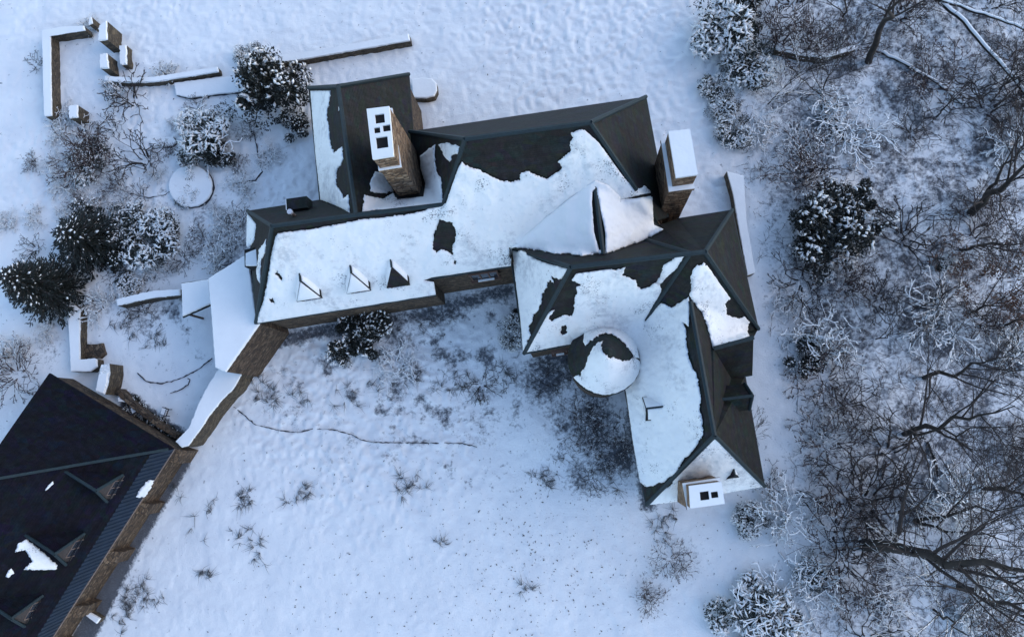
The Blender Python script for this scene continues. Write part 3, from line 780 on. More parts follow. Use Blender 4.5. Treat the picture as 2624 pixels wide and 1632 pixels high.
# ------------------------------------------------------------------ chimneys
def chimney(base_uv, z0, zc, z1, cap_uv, flues, band=0.12, name='chimney'):
    """shaft traced at the cap level zc (four corners), cap block up to z1, dark flue openings in the snow on top"""
    top = [P(u, v, zc) for u, v in base_uv]
    n = 4
    # a rough, slightly battered shaft
    c = sum(top, Vector())/4
    V = []; Fc = []; rr = random.Random(int(c.x*10))
    levels = 9; sides = 6
    for k in range(levels+1):
        t = k/levels
        for i in range(4):
            for j in range(sides):
                q = top[i].lerp(top[(i+1) % 4], j/sides)
                q = c+(q-c)*(1+0.05*(1-t))
                jit = .035 if j else .015
                V.append(Vector((q.x+rr.uniform(-jit, jit), q.y+rr.uniform(-jit, jit), z0+(zc-z0)*t)))
    m = 4*sides
    for k in range(levels):
        for i in range(m): Fc.append([k*m+i, k*m+(i+1) % m, (k+1)*m+(i+1) % m, (k+1)*m+i])
    Fc.append([levels*m+i for i in range(m)])
    sh = mesh_obj(name, V, Fc, M_STONE_R, manor)
    bm = bmesh.new(); bm.from_mesh(sh.data); bmesh.ops.recalc_face_normals(bm, faces=bm.faces[:]); bm.to_mesh(sh.data); bm.free()
    # projecting band with a rim of snow
    b2 = [c+(q-c)*1.07 for q in top]
    MB().poly_prism([Vector((q.x, q.y, zc+.22)) for q in b2], zc, True, True).build('band', M_STONE_R, sh)
    MB().poly_prism([Vector((q.x, q.y, zc+.30)) for q in [c+(q-c)*1.055 for q in top]], zc+.2, True).build('band_snow', M_SNOW, sh)
    cp = [P(u, v, z1) for u, v in cap_uv]; cc_ = sum(cp, Vector())/4
    # cap block; flues lie on it as flat near-black plates
    MB().poly_prism([cc_+(q-cc_)*.985 for q in cp], zc+.25, True).build('cap', M_STONE_R, sh)
    # snow on top, with holes
    e1, e2 = cp[1]-cp[0], cp[3]-cp[0]
    def q(s, t): 
        a = cp[0].lerp(cp[1], s); b = cp[3].lerp(cp[2], s); return a.lerp(b, t)
    ss = sorted({0.0, 1.0}|{x for f in flues for x in (f[0], f[1])}); ts = sorted({0.0, 1.0}|{x for f in flues for x in (f[2], f[3])})
    sb = MB(); hh = .17
    V = []; Fc = []
    def add(a, b, c_, d, up):
        i = len(V); V.extend([a, b, c_, d]); Fc.append([i, i+1, i+2, i+3])
    UP = Vector((0, 0, hh))
    def hole(s, t): return any(f[0] <= s <= f[1] and f[2] <= t <= f[3] for f in flues)
    for i in range(len(ss)-1):
        for j in range(len(ts)-1):
            sm, tm = (ss[i]+ss[i+1])/2, (ts[j]+ts[j+1])/2
            if hole(sm, tm): continue
            add(q(ss[i], ts[j])+UP, q(ss[i+1], ts[j])+UP, q(ss[i+1], ts[j+1])+UP, q(ss[i], ts[j+1])+UP, 1)
    for f in flues:
        k = [q(f[0], f[2]), q(f[1], f[2]), q(f[1], f[3]), q(f[0], f[3])]
        for i in range(4): add(k[i]+UP, k[(i+1) % 4]+UP, k[(i+1) % 4]+Vector((0, 0, .005)), k[i]+Vector((0, 0, .005)), 0)
    for i in range(4): add(cp[i]+UP, cp[(i+1) % 4]+UP, cp[(i+1) % 4]-Vector((0, 0, .03)), cp[i]-Vector((0, 0, .03)), 0)
    mesh_obj('snow_cap', V, Fc, M_SNOW, sh)
    for f in flues:
        k = [q(f[0], f[2]), q(f[1], f[2]), q(f[1], f[3]), q(f[0], f[3])]; cf_ = sum(k, Vector())/4
        fl = MB().poly_prism([Vector((p.x, p.y, z1+.02)) for p in k], z1-.02).build('flue', M_DARK, sh)
    return sh
k1 = lambda pts: cc(900, 250, 5.04, pts)
chimney(k1([(270,215),(540,185),(655,900),(375,945)]), 7.0, 14.2, 15.9, k1([(208,165),(500,130),(555,765),(285,808)]),
        [(.32,.75,.13,.32), (.22,.50,.39,.51), (.62,.97,.365,.50), (.25,.80,.59,.82)])
k2 = lambda pts: cc(1620, 310, 5.04, pts)
chimney(k2([(375,290),(690,250),(785,875),(472,915)]), -0.3, 11.6, 13.4, k2([(462,150),(742,120),(842,705),(562,745)]), [])
k3 = lambda pts: cc(1620, 1150, 6.57, pts)
chimney(k3([(850,580),(1445,490),(1505,905),(930,1000)]), -0.3, 9.6, 11.0, k3([(950,620),(1490,550),(1550,915),(975,995)]),
        [(.31,.58,.33,.72), (.64,.85,.40,.68)])

# windows seen in the courtyard walls
def wall_window(a, b, z0, z1, sill_snow, parent=manor):
    """a, b: wall-foot photo points at height z1 along the wall"""
    A, B = P(*a, z1), P(*b, z1); t = (B-A).normalized(); n = Vector((t.y, -t.x, 0))
    if n.dot(-A) < 0: n = -n
    up = Vector((0, 0, 1)); c = (A+B)/2; c.z = (z0+z1)/2; hw = (B-A).length/2; hh = (z1-z0)/2
    f = MB()
    f.box(c+up*hh+n*.06, t*(hw+.1), n*.1, up*.1).box(c-up*hh+n*.1, t*(hw+.15), n*.16, up*.07)
    for k in (-1, -.33, .33, 1): f.box(c+t*hw*k+n*.05, t*.05, n*.06, up*(hh-.1))
    w = f.build('window', M_WOOD, parent)
    g = MB(); g.box(c+n*.03, t*hw, n*.02, up*hh); g.build('pane', M_GLASS, w)
    s = MB(); s.box(c-up*(hh-.12)+n*.17, t*hw*.62, n*.07, up*.05); s.build('sill_snow', M_SNOW, w)
a, b = c4([(1625,545), (1812,515)])
wall_window(a, b, 4.3, 6.4, True)
a, b = ct([(600,935), (720,915)])
wall_window(a, b, 4.5, 5.8, True)

# ------------------------------------------------------------------ barn
barn = empty('barn', P(160, 1300, 0), 'barn with bare dark slate roof, three gabled dormers and a ribbed metal strip', 'barn')
bN, bE, bAp = P(126,956,2.9), P(446,1150,2.9), P(-70,1237,10.0)
sl = Vector((P(137,1626,2.8)-P(446,1150,2.8))); sl.z = 0; sd_ = sl.normalized()
bE2 = bE+sd_*26; bR2 = bAp+sd_*22; bNW = bN+sd_*26
lo1, lo2 = P(383,1166,3.7), P(92,1632,3.7)
ld = (lo2-lo1).normalized(); lo2 = lo1+ld*26
BV = [bN, bE, lo1, lo2, bR2, bAp, bNW]
BF = [[0, 5, 2, 1], [2, 5, 4, 3], [0, 6, 4, 5]]
bm = bmesh.new(); vs = [bm.verts.new(v) for v in BV]
for f in BF: bm.faces.new([vs[i] for i in f])
bmesh.ops.triangulate(bm, faces=bm.faces[:]); bmesh.ops.recalc_face_normals(bm, faces=bm.faces[:])
if sum(f.normal.z for f in bm.faces) < 0: bmesh.ops.reverse_faces(bm, faces=bm.faces[:])
bm.verts.index_update()
bbv = [v.co.copy() for v in bm.verts]; bbf = [[v.index for v in f.verts] for f in bm.faces]
be = [e for e in bm.edges if e.is_boundary]
r = bmesh.ops.extrude_edge_only(bm, edges=be)
for g in r['geom']:
    if isinstance(g, bmesh.types.BMVert): g.co.z -= 0.2
me = bpy.data.meshes.new('roof'); bm.to_mesh(me); bm.free()
broof = link('roof', me, M_SLATE_B, barn)
barn_bvh = BVHTree.FromPolygons([tuple(v) for v in bbv], bbf)
MB().tube([bE+Vector((0, 0, .75)), bAp, bR2], .12, 6).build('ridge_cap', M_CAP, broof)
# ribbed verandah roof
mv, mf = [], []
n = 260; e0, e1 = lo1-Vector((0, 0, .12)), lo1+ld*25-Vector((0, 0, .12)); o0 = bE-Vector((0, 0, .05)); o1 = bE+sd_*25-Vector((0, 0, .05))
for i in range(n+1):
    t = i/n; h = .07*(1 if (i % 4) < 2 else 0)
    a, b = e0.lerp(e1, t), o0.lerp(o1, t)
    mv += [a+Vector((0, 0, h)), b+Vector((0, 0, h))]
for i in range(n): mf.append([2*i, 2*i+1, 2*i+3, 2*i+2])
vera = mesh_obj('verandah_roof', mv, mf, M_RIB, barn)
# walls and buttresses
inn = (bN-bE).normalized()
MB().poly_prism([Vector((q.x, q.y, 2.72)) for q in (bE+sd_*.15+inn*.15, bE+sd_*25+inn*.15, bE+sd_*25+inn*1.2, bE+sd_*1.2+inn*1.2, bN+sd_*1.2, bN+sd_*.3)], -.3).build('wall', M_STONE, barn)
MB().tube([bE-Vector((0, 0, .1)), o1-Vector((0, 0, .1))], .06, 5).build('gutter', M_COPPER, barn)
outb = -inn
for t, w in ((0.3, .55), (5.0, .45), (9.3, .5), (14.0, .5), (17.5, .6)):
    c = bE+sd_*(t+.4)
    q = [c+outb*.42-sd_*w*1.3, c+outb*.42+sd_*w*.8, c+inn*.3+sd_*w, c+inn*.3-sd_*w]
    V = [Vector((p.x, p.y, -.3)) for p in q]+[Vector((q[0].x, q[0].y, 1.6)), Vector((q[1].x, q[1].y, 1.7)), Vector((q[2].x, q[2].y, 2.6)), Vector((q[3].x, q[3].y, 2.6))]
    mesh_obj('buttress', V, [[0, 1, 5, 4], [1, 2, 6, 5], [2, 3, 7, 6], [3, 0, 4, 7], [4, 5, 6, 7]], M_STONE, barn)
b4 = lambda pts: cc(0, 940, 2.185, pts)
for pk, e_a, e_b, sn in (((500,655), (690,610), (600,750), ()), ((270,1000), (490,950), (355,1090), ()), ((5,1362), (250,1292), (130,1440), ())):
    ze = 4.7
    A_, B_ = P(*b4([e_a])[0], ze), P(*b4([e_b])[0], ze)
    C = (A_+B_)/2
    pkx = P(*b4([pk])[0], ze+2.0)
    rise = 2.0
    w = abs((A_-B_).dot(sd_))*1.05
    dormer(barn, C, outb, w, 2.6, rise, 0.0, 1.0, M_SLATE_B, sn, rake=True, frame=M_COPPER)
b5 = lambda pts: cc(0, 1100, 2.84, pts)
drape(broof, b5([(130,830),(190,800),(250,850),(320,905),(410,990),(400,1020),(330,1022),(170,1020),(235,960),(185,875),(108,893)]), bvh=barn_bvh, seed=41, amp=1.4, th=.1)
drape(broof, b5([(328,445),(350,405),(383,378),(386,395),(350,430)]), bvh=barn_bvh, seed=42, amp=.6, th=.06)
drape(broof, b5([(40,1070),(60,1025),(80,1012),(100,1045),(75,1060),(60,1078)]), bvh=barn_bvh, seed=43, amp=.6, th=.06)
vb = BVHTree.FromPolygons([tuple(v) for v in mv], mf)
drape(vera, b5([(988,490),(1030,420),(1080,368),(1118,370),(1085,440),(1050,490),(1010,498)]), bvh=vb, seed=44, amp=1.2, th=.08)

# ------------------------------------------------------------------ garden walls and small stonework
def rough_prism(name, uv, z, label, cat, mat=None, snow=.14, group=None, jag=1.2, seed=1, z0=-.3, snow_uv=None):
    pts = jagged([p+(1,) if len(p) == 2 else p for p in uv], jag, 10, seed)
    c = P(*uv[0][:2], 0)
    e = empty(name, c, label, cat, group)
    rr = random.Random(seed)
    MB().poly_prism([P(u, v, z+rr.uniform(-.04, .04)) for u, v in pts], z0).build('stonework', mat or M_STONE_G, e)
    if snow: snow_slab(snow_uv or uv, z-.03, snow+.03, e, 'snow_cap', seed+3, jag*.9, 4)
    return e
def ribbon(line, wpx):
    n = len(line); Lf, Rt = [], []
    for i, p in enumerate(line):
        a, b = line[max(i-1, 0)], line[min(i+1, n-1)]
        dx, dy = b[0]-a[0], b[1]-a[1]; l = math.hypot(dx, dy)
        Lf.append((p[0]-dy/l*wpx/2, p[1]+dx/l*wpx/2)); Rt.append((p[0]+dy/l*wpx/2, p[1]-dx/l*wpx/2))
    return Lf+Rt[::-1]
g1 = lambda pts: cc(80, 30, 5.04, pts)
rough_prism('garden_wall', g1([(150,255),(400,205),(690,195),(705,250),(258,318),(275,1350),(185,1360),(165,900)]), 1.05, 'L-shaped stone garden wall with a thick straight snow cap at the top left', 'wall', seed=51, jag=.5)
rough_prism('stone_pillar', g1([(895,190),(985,130),(990,370),(880,385)]), 1.95, 'broad stone pillar with snow on its left side, tallest of the ruin', 'pillar', seed=52, jag=1.5)
rough_prism('stone_pillar', g1([(1150,450),(1235,440),(1240,690),(1160,690)]), .75, 'low narrow stone block under a long snow cap beside the tall ruin pillar', 'pillar', seed=53, jag=1.5)
rough_prism('stone_pillar', g1([(900,560),(990,550),(1010,740),(900,740)]), 1.3, 'reddish brown broken stone pillar behind a bare shrub in the ruin', 'pillar', seed=54, jag=1.2)
rough_prism('stone_pillar', g1([(500,1230),(610,1215),(615,1370),(505,1385)]), 1.35, 'short square stone pillar by the open end of the L-shaped wall', 'pillar', seed=55, jag=1.5)
rough_prism('stone_pillar', g1([(760,80),(785,75),(800,160),(750,180)]), 1.1, 'slim jagged stone stub at the right end of the L-shaped wall', 'pillar', seed=56, jag=.8, snow=.08)
rough_prism('garden_wall', ribbon([(270,203), (330,208), (395,206), (448,198), (560,180)], 12), .65, 'low snow-capped stone wall running from the ruin pillars towards the dark conifer', 'wall', seed=57, jag=.8)
rough_prism('garden_wall', ribbon([(690,158), (800,142), (930,119), (1050,98)], 17), .75, 'long straight snow-capped stone wall above the north wing', 'wall', seed=58, jag=.7)
rough_prism('garden_wall', [(1862,440), (1905,452), (1911,560), (1934,700), (1915,706), (1893,590), (1878,500)], 1.0, 'snow-topped stone wall beside the right-hand corner of the house', 'wall', seed=59, jag=.5)
rough_prism('retaining_wall', [(1988,118), (2062,132), (2110,140), (2190,118), (2192,128), (2110,150), (2060,145), (1986,128)], .8, 'dark dry-stone retaining wall among the trees at the top right', 'wall', seed=60, jag=1.0, snow=.08)
rough_prism('garden_wall', [(567,940), (622,956), (600,995), (570,1025), (537,1066), (522,1091), (484,1142), (468,1146), (452,1132), (485,1099), (511,1033), (537,984)], 2.1, 'tall snow-topped stone wall joining the house to the barn', 'wall', seed=61, jag=.8)
h1 = lambda pts: cc(150, 740, 3.6, pts)
rough_prism('garden_wall', h1([(115,115),(205,190),(205,668),(360,650),(365,720),(300,765),(125,765),(100,300)]), .8, 'snow-topped L-shaped wall beside the dark spruce above the barn', 'wall', seed=62, jag=.6)
rough_prism('garden_wall', h1([(395,700),(470,690),(480,780),(465,860),(430,975),(345,950),(375,790)]), 1.7, 'curved brown stone wall end above the barn corner with snow on its left half', 'wall', seed=63, jag=1.0, snow_uv=h1([(385,785),(462,775),(455,860),(428,968),(350,945)]))
rough_prism('stone_stub', h1([(225,515),(400,500),(425,600),(380,640),(235,640)]), .35, 'bare brown rubble stub inside the corner of the small L-shaped wall', 'wall', seed=64, jag=1.5, snow=0, mat=M_STONE)
rough_prism('garden_wall', [(300,768), (345,756), (400,745), (463,742), (463,757), (400,763), (345,774), (302,784)], 1.15, 'snow-capped wall with trailing ivy left of the porch', 'wall', seed=65, jag=1.0)
rough_prism('garden_wall', ribbon([(300,1000), (322,1022), (352,1048), (395,1080), (452,1118)], 13), .9, 'bare dark brown stone wall running along the top edge of the barn', 'wall', seed=72, jag=1.2, snow=0, mat=M_STONE)
rough_prism('stone_block', cc(0, 1100, 2.84, [(622,1340),(648,1322),(738,1372),(712,1408)]), .5, 'snow-covered rectangular stone block by the foot of the barn wall', 'block', seed=66, jag=.3)
rough_prism('log_box', h1([(555,1000),(650,1005),(668,1045),(560,1040)]), .7, 'small snow-covered box beside the curved stone wall end', 'box', seed=67, jag=.4)
pl = c2([(1228,285),(1300,272),(1370,280),(1400,310),(1405,360),(1385,400),(1330,415),(1240,412)])
rough_prism('planter', pl, .7, 'rounded raised stone planter under snow beside the north wing', 'planter', seed=68, jag=.3)
# raised beds
rough_prism('flower_bed', [(490+56*math.cos(a), 478+54*math.sin(a)) for a in [2*math.pi*i/20 for i in range(20)]], .34, 'round raised flower bed under snow in the left garden', 'flower bed', seed=69, jag=.4, mat=M_KERB)
rough_prism('flower_bed', [(448,215), (560,200), (650,195), (645,235), (560,243), (490,253), (452,245)], .22, 'long rounded flower bed under snow below the low garden wall', 'flower bed', seed=70, jag=.6, mat=M_KERB)
rough_prism('flower_bed', cc(0, 0, 2.7, [(1040,980),(1100,960),(1200,950),(1222,985),(1200,1015),(1120,1020),(1060,1030)]), .2, 'small snow mound edged with stones left of the frosted round shrub', 'flower bed', seed=71, jag=.8, mat=M_KERB)
def kerb(line, label, r=.07, seed=1, z=.05):  # low stone edge whose dark tone paints the shaded drop beside it
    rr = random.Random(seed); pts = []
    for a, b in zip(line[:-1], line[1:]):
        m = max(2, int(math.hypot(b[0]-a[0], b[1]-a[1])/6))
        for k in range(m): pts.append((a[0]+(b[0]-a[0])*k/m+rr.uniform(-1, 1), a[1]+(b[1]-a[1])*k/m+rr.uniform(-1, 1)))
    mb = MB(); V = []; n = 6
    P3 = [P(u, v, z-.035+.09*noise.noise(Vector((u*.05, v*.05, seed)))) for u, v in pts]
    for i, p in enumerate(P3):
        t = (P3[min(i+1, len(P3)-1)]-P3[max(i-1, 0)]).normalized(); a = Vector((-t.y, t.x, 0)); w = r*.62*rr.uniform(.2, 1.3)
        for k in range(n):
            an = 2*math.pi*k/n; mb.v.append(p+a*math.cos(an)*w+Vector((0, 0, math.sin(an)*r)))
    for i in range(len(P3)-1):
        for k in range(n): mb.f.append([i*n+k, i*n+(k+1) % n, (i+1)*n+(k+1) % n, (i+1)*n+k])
    tag(mb.build('edging_shade', M_KERB), label, 'edging')
kerb([(600,1042),(654,1088),(713,1102),(763,1108),(801,1099),(851,1100),(901,1113),(926,1127),(964,1134),(1081,1134),(1185,1136),(1227,1146)], 'long wavy stone edge crossing the courtyard lawn, painted dark for its shaded drop', .07, 1)
kerb([(352,955),(374,977),(410,983),(440,977),(472,965),(510,945),(548,914)], 'curved step edge in the small yard, painted dark for its shaded drop, upper of two', .09, 2)
kerb([(437,1007),(460,1000),(482,985),(487,973),(475,966)], 'short curved step edge in the small yard, painted dark for its shaded drop, lower of two', .07, 3)
kerb([(335,498),(380,507),(425,500),(447,480),(455,458),(475,440),(490,432)], 'wavy bed edging painted dark for its shaded drop, left of the round flower bed', .07, 4)
kerb([(652,345),(660,390),(672,440),(655,462),(598,473)], 'curved bed edging painted dark for its shaded drop, right of the frosted round shrub', .09, 5)
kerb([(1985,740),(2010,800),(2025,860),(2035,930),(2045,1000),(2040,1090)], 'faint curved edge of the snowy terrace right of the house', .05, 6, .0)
# garden chairs in the yard
def chair(u, v, rz, label):
    o = empty('garden_chair', P(u, v, 0), label, 'chair')
    c = P(u, v, 0); X = Vector((math.cos(rz), math.sin(rz), 0)); Y = Vector((-X.y, X.x, 0)); Z = Vector((0, 0, 1))
    for sx in (-1, 1):
        for sy in (-1, 1):
            MB().tube([c+X*.28*sx+Y*.28*sy, c+X*.26*sx+Y*.26*sy+Z*.45], .03, 5).build('leg', M_KERB, o)
    MB().box(c+Z*.46, X*.32, Y*.3, Z*.025).build('seat', M_KERB, o)
    m = MB()
    m.tube([c-Y*.3-X*.3+Z*.46, c-Y*.36-X*.3+Z*.95, c-Y*.36+X*.3+Z*.95, c-Y*.3+X*.3+Z*.46], .03, 5)
    for k in (-.15, 0, .15): m.tube([c-Y*.3+X*k+Z*.46, c-Y*.36+X*k+Z*.95], .018, 4)
    m.build('backrest', M_KERB, o)
    MB().box(c+Z*.52, X*.26, Y*.24, Z*.05).build('seat_snow', M_SNOW, o)
chair(355, 1050, .5, 'dark slatted garden chair with snow on its seat, nearest the curved wall end')
chair(430, 1055, 1.3, 'dark garden chair half buried by snow in the middle of the small yard')

# ------------------------------------------------------------------ vegetation
def tubes(segs, n=4):
    a = np.asarray(segs, np.float64)              # rows: x0 y0 z0 x1 y1 z1 r0 r1
    p0, p1 = a[:, 0:3], a[:, 3:6]; d = p1-p0
    L = np.linalg.norm(d, axis=1, keepdims=True)+1e-9; d = d/L
    up = np.tile([0.0, 0, 1], (len(a), 1)); up[np.abs(d[:, 2]) > .95] = [1, 0, 0]
    s = np.cross(d, up); s /= np.linalg.norm(s, axis=1, keepdims=True)+1e-9; t = np.cross(d, s)
    V = []
    for k in range(n):
        an = 2*math.pi*(k+.5)/n; o = s*math.cos(an)+t*math.sin(an)
        V.append(p0+o*a[:, 6:7])
    for k in range(n):
        an = 2*math.pi*(k+.5)/n; o = s*math.cos(an)+t*math.sin(an)
        V.append(p1+o*a[:, 7:8])
    V = np.stack(V, 1).reshape(-1, 3)
    b = (np.arange(len(a))*2*n)[:, None]
    Q = [np.concatenate([b+k, b+(k+1) % n, b+n+(k+1) % n, b+n+k], 1) for k in range(n)]
    return V, np.stack(Q, 1).reshape(-1, 4)
def grow(segs, rr, p, d, L, r, depth, spread=.6, kids=(3, 4), wig=.18, droop=0.0, nseg=4, rmin=.006, tips=None):
    p = Vector(p); d = d.normalized()
    for i in range(nseg):
        d = (d+Vector((rr.gauss(0, wig), rr.gauss(0, wig), rr.gauss(0, wig*.7)-droop))).normalized()
        q = p+d*L/nseg
        r0 = max(rmin, r*(1-.55*i/nseg)); r1 = max(rmin*.8, r*(1-.55*(i+1)/nseg))
        segs.append((*p, *q, r0, r1))
        if depth > 0 and i >= 1:
            for _ in range(rr.randint(*kids) if i == nseg-1 else rr.randint(1, max(1, kids[0]-1))):
                ax = Vector((rr.gauss(0, 1), rr.gauss(0, 1), rr.gauss(0, .6)))
                nd_ = (d+ax.normalized()*spread*rr.uniform(.7, 1.4)).normalized()
                grow(segs, rr, q, nd_, L*rr.uniform(.45, .72), r1*.6, depth-1, spread, kids, wig, droop, max(2, nseg-1), rmin, tips)
        p = q
    if tips is not None: tips.append((p.copy(), d.copy()))
def ellip(segs_pts, sx, rr): pass
OCT = np.array([[1,0,0],[-1,0,0],[0,1,0],[0,-1,0],[0,0,1],[0,0,-1]], float)
OCF = np.array([[0,2,4],[2,1,4],[1,3,4],[3,0,4],[2,0,5],[1,2,5],[3,1,5],[0,3,5]])
def lumps(items):                                  # (centre, axis direction, length, width, height)
    V = []; T = []
    for c, d, l, w, h in items:
        d = Vector((d[0], d[1], d[2])).normalized(); s = d.cross(Vector((0, 0, 1)))
        if s.length < 1e-3: s = Vector((1, 0, 0))
        s.normalize(); u = s.cross(d)
        M = np.array([[*(d*l)], [*(s*w)], [*(u*h)]])
        b = sum(len(x) for x in V)
        V.append(OCT@M+np.array([*c])); T.append(OCF+b)
    return np.concatenate(V), np.concatenate(T)
def leaves(items):                                 # (centre, dir, length, width, roll)
    V = np.zeros((len(items)*4, 3)); 
    for i, (c, d, l, w, ro) in enumerate(items):
        d = Vector(d).normalized(); s = d.cross(Vector((0, 0, 1)))
        if s.length < 1e-3: s = Vector((1, 0, 0))
        s.normalize(); u = s.cross(d); s = s*math.cos(ro)+u*math.sin(ro); c = Vector(c)
        V[i*4] = c-d*l*.5; V[i*4+1] = c+s*w*.5; V[i*4+2] = c+d*l*.5; V[i*4+3] = c-s*w*.5
    return V, np.arange(len(items)*4).reshape(-1, 4)

def with_snow(me, Sn):
    V, T = lumps(Sn); b = np_mesh('x', V, T, None, None, True)
    bm = bmesh.new(); bm.from_mesh(me); k = len(bm.faces); bm.from_mesh(b.data); bm.faces.ensure_lookup_table()
    for f in bm.faces[k:]: f.material_index = 1
    bm.to_mesh(me); bm.free(); me.materials.append(M_SNOW); bpy.data.objects.remove(b)
    return me
def shrub_proto(name, seed, rad, h, stems, depth, mat, kids=(2, 3), spread=.7, thick=.03, rmin=.011, wig=.2, droop=.03, nseg=4):
    rr = random.Random(seed); segs = []
    for i in range(stems):
        a = 2*math.pi*(i+rr.uniform(-.4, .4))/stems; tilt = rr.uniform(.25, 1.15)
        d = Vector((math.cos(a)*tilt, math.sin(a)*tilt, 1.0))
        grow(segs, rr, Vector((math.cos(a)*.1, math.sin(a)*.1, -.1)), d, rad*rr.uniform(.55, .8), thick, depth, spread, kids, wig, droop, nseg, rmin)
    arr = np.array(segs)
    # fit to the wanted radius and height
    hr = np.percentile(np.hypot(arr[:, 3], arr[:, 4]), 97); hz = np.percentile(arr[:, 5], 97)
    arr[:, [0, 1, 3, 4]] *= rad/hr; arr[:, [2, 5]] *= h/hz
    V, Q = tubes(arr)
    o = np_mesh(name, V, Q, mat)
    me = o.data; bpy.data.objects.remove(o)
    return me
def leafy_proto(name, seed, rad, h, n_leaf, n_snow, mat, leaf=(.16, .07), snow=(.14, .06, .05), up=.3, lobes=9, shell=.55):
    """dense evergreen shrub: leaf blades in uneven lobes, a few stems, lumps of snow on the outside"""
    rr = random.Random(seed); L = []; Sn = []
    lb = []
    for i in range(lobes):
        a = rr.uniform(0, 2*math.pi); q = rr.uniform(.25, .92)*rad
        lb.append((Vector((math.cos(a)*q, math.sin(a)*q, rr.uniform(.35, .8)*h)), rr.uniform(.17, .42)*rad))
    lb.append((Vector((0, 0, h*.6)), rad*.5))
    for i in range(n_leaf):
        c, r = rr.choice(lb)
        d = Vector((rr.gauss(0, 1), rr.gauss(0, 1), rr.gauss(.15, .9))).normalized()
        k = r*(shell+(1-shell)*rr.random())*rr.uniform(.75, 1.12)
        p = c+Vector((d.x*k, d.y*k, d.z*k*min(1.3, h/rad)))
        if p.z < 0: p.z = rr.uniform(0, .3)
        dd = (d*.35+Vector((rr.gauss(0, .8), rr.gauss(0, .8), rr.gauss(0, .5)+up*.5)))
        L.append((p, dd, leaf[0]*rr.uniform(.6, 1.4), leaf[1]*rr.uniform(.6, 1.4), rr.uniform(0, 3.14)))
    sl = [l for l in lb if rr.random() < .6] or lb
    for i in range(n_snow):
        c, r = rr.choice(sl)
        d = Vector((rr.gauss(0, 1), rr.gauss(0, 1), abs(rr.gauss(.5, .7)))).normalized()
        p = c+Vector((d.x*r, d.y*r, d.z*r*min(1.3, h/rad)))*rr.uniform(.95, 1.1)
        Sn.append((p, Vector((d.x*.5+rr.gauss(0, .6), d.y*.5+rr.gauss(0, .6), -.1+rr.gauss(0, .25))), snow[0]*rr.uniform(.5, 1.5), snow[1]*rr.uniform(.6, 1.5), snow[2]*rr.uniform(.7, 1.3)))
    V, Q = leaves(L); a = np_mesh('foliage', V, Q, mat); ma = a.data; bpy.data.objects.remove(a)
    ma = with_snow(ma, Sn)
    st = MB()
    for i in range(5):
        c = rr.choice(lb)[0]; st.tube([Vector((0, 0, -.2)), c*.5+Vector((0, 0, .1)), c], .06, 5, .02)
    t_ = st.build('stems', M_BARK); mc = t_.data; bpy.data.objects.remove(t_)
    return [('foliage', ma), ('stems', mc)]
def conifer_proto(seed, h, rad, tiers, per, mat, n_snow, blade=(.3, .09), dens=46):
    rr = random.Random(seed); L = []; Sn = []; segs = []
    segs.append((0, 0, -.2, 0, 0, h*.55, .13, .07)); segs.append((0, 0, h*.55, 0, 0, h, .07, .015))
    for k in range(tiers):
        t = (k+.5)/tiers; z = h*(.06+.92*t); rt = rad*(1-t)**.85*rr.uniform(.8, 1.12)+.1
        for j in range(per):
            a = 2*math.pi*(j+rr.uniform(-.35, .35))/per+k; ln = rt*rr.uniform(.72, 1.15)
            d = Vector((math.cos(a), math.sin(a), -.12+.35*t)); tip = Vector((0, 0, z))+d*ln
            segs.append((0, 0, z, *tip, .03, .008))
            m = max(6, int(dens*ln/rad))
            for i in range(m):
                s = rr.uniform(.15, 1.02); p = Vector((0, 0, z)).lerp(tip, s)
                w = .30*ln*(1.1-s)+.04
                side = Vector((-d.y, d.x, 0))*rr.gauss(0, w*.6)
                p = p+side+Vector((0, 0, rr.gauss(-.03, .05)))
                dd = d+Vector((-d.y, d.x, 0))*(1 if side.dot(Vector((-d.y, d.x, 0))) > 0 else -1)*rr.uniform(.2, .9)+Vector((0, 0, rr.gauss(0, .25)))
                L.append((p, dd, blade[0]*rr.uniform(.6, 1.3), blade[1]*rr.uniform(.6, 1.4), rr.uniform(-.7, .7)))
            for i in range(n_snow):
                if rr.random() < .6:
                    s = rr.uniform(.35, 1.0); p = Vector((0, 0, z)).lerp(tip, s)+Vector((-d.y, d.x, 0))*rr.gauss(0, .08*ln)+Vector((0, 0, .06))
                    Sn.append((p, d, rr.uniform(.02, .085), rr.uniform(.015, .04), .028))
    V, Q = leaves(L); a = np_mesh('foliage', V, Q, mat); ma = a.data; bpy.data.objects.remove(a)
    ma = with_snow(ma, Sn)
    V, Q = tubes(segs, 6); c = np_mesh('trunk', V, Q, M_BARK); mc = c.data; bpy.data.objects.remove(c)
    return [('foliage', ma), ('trunk', mc)]
def place(name, proto, u, v, rz, sc, label, cat, group=None, lean=None, prad=1.0):
    """proto: mesh (twigs only) or list of named part meshes. sc = wanted radius in photo pixels / 100"""
    c = P(u, v, 0); c.z = -.05
    if not isinstance(proto, list): proto = [('twigs', proto)]
    o = empty(name, c, label, cat, group)
    o.rotation_euler = (lean[0] if lean else 0, lean[1] if lean else 0, rz)
    s = sc if isinstance(sc, tuple) else (sc, sc, sc)
    o.scale = s
    for nm, me in proto:
        ch = bpy.data.objects.new(nm, me); COL.objects.link(ch); ch.parent = o
    return o
MPP = CH/F/math.cos(R(8))            # metres per pixel on the ground

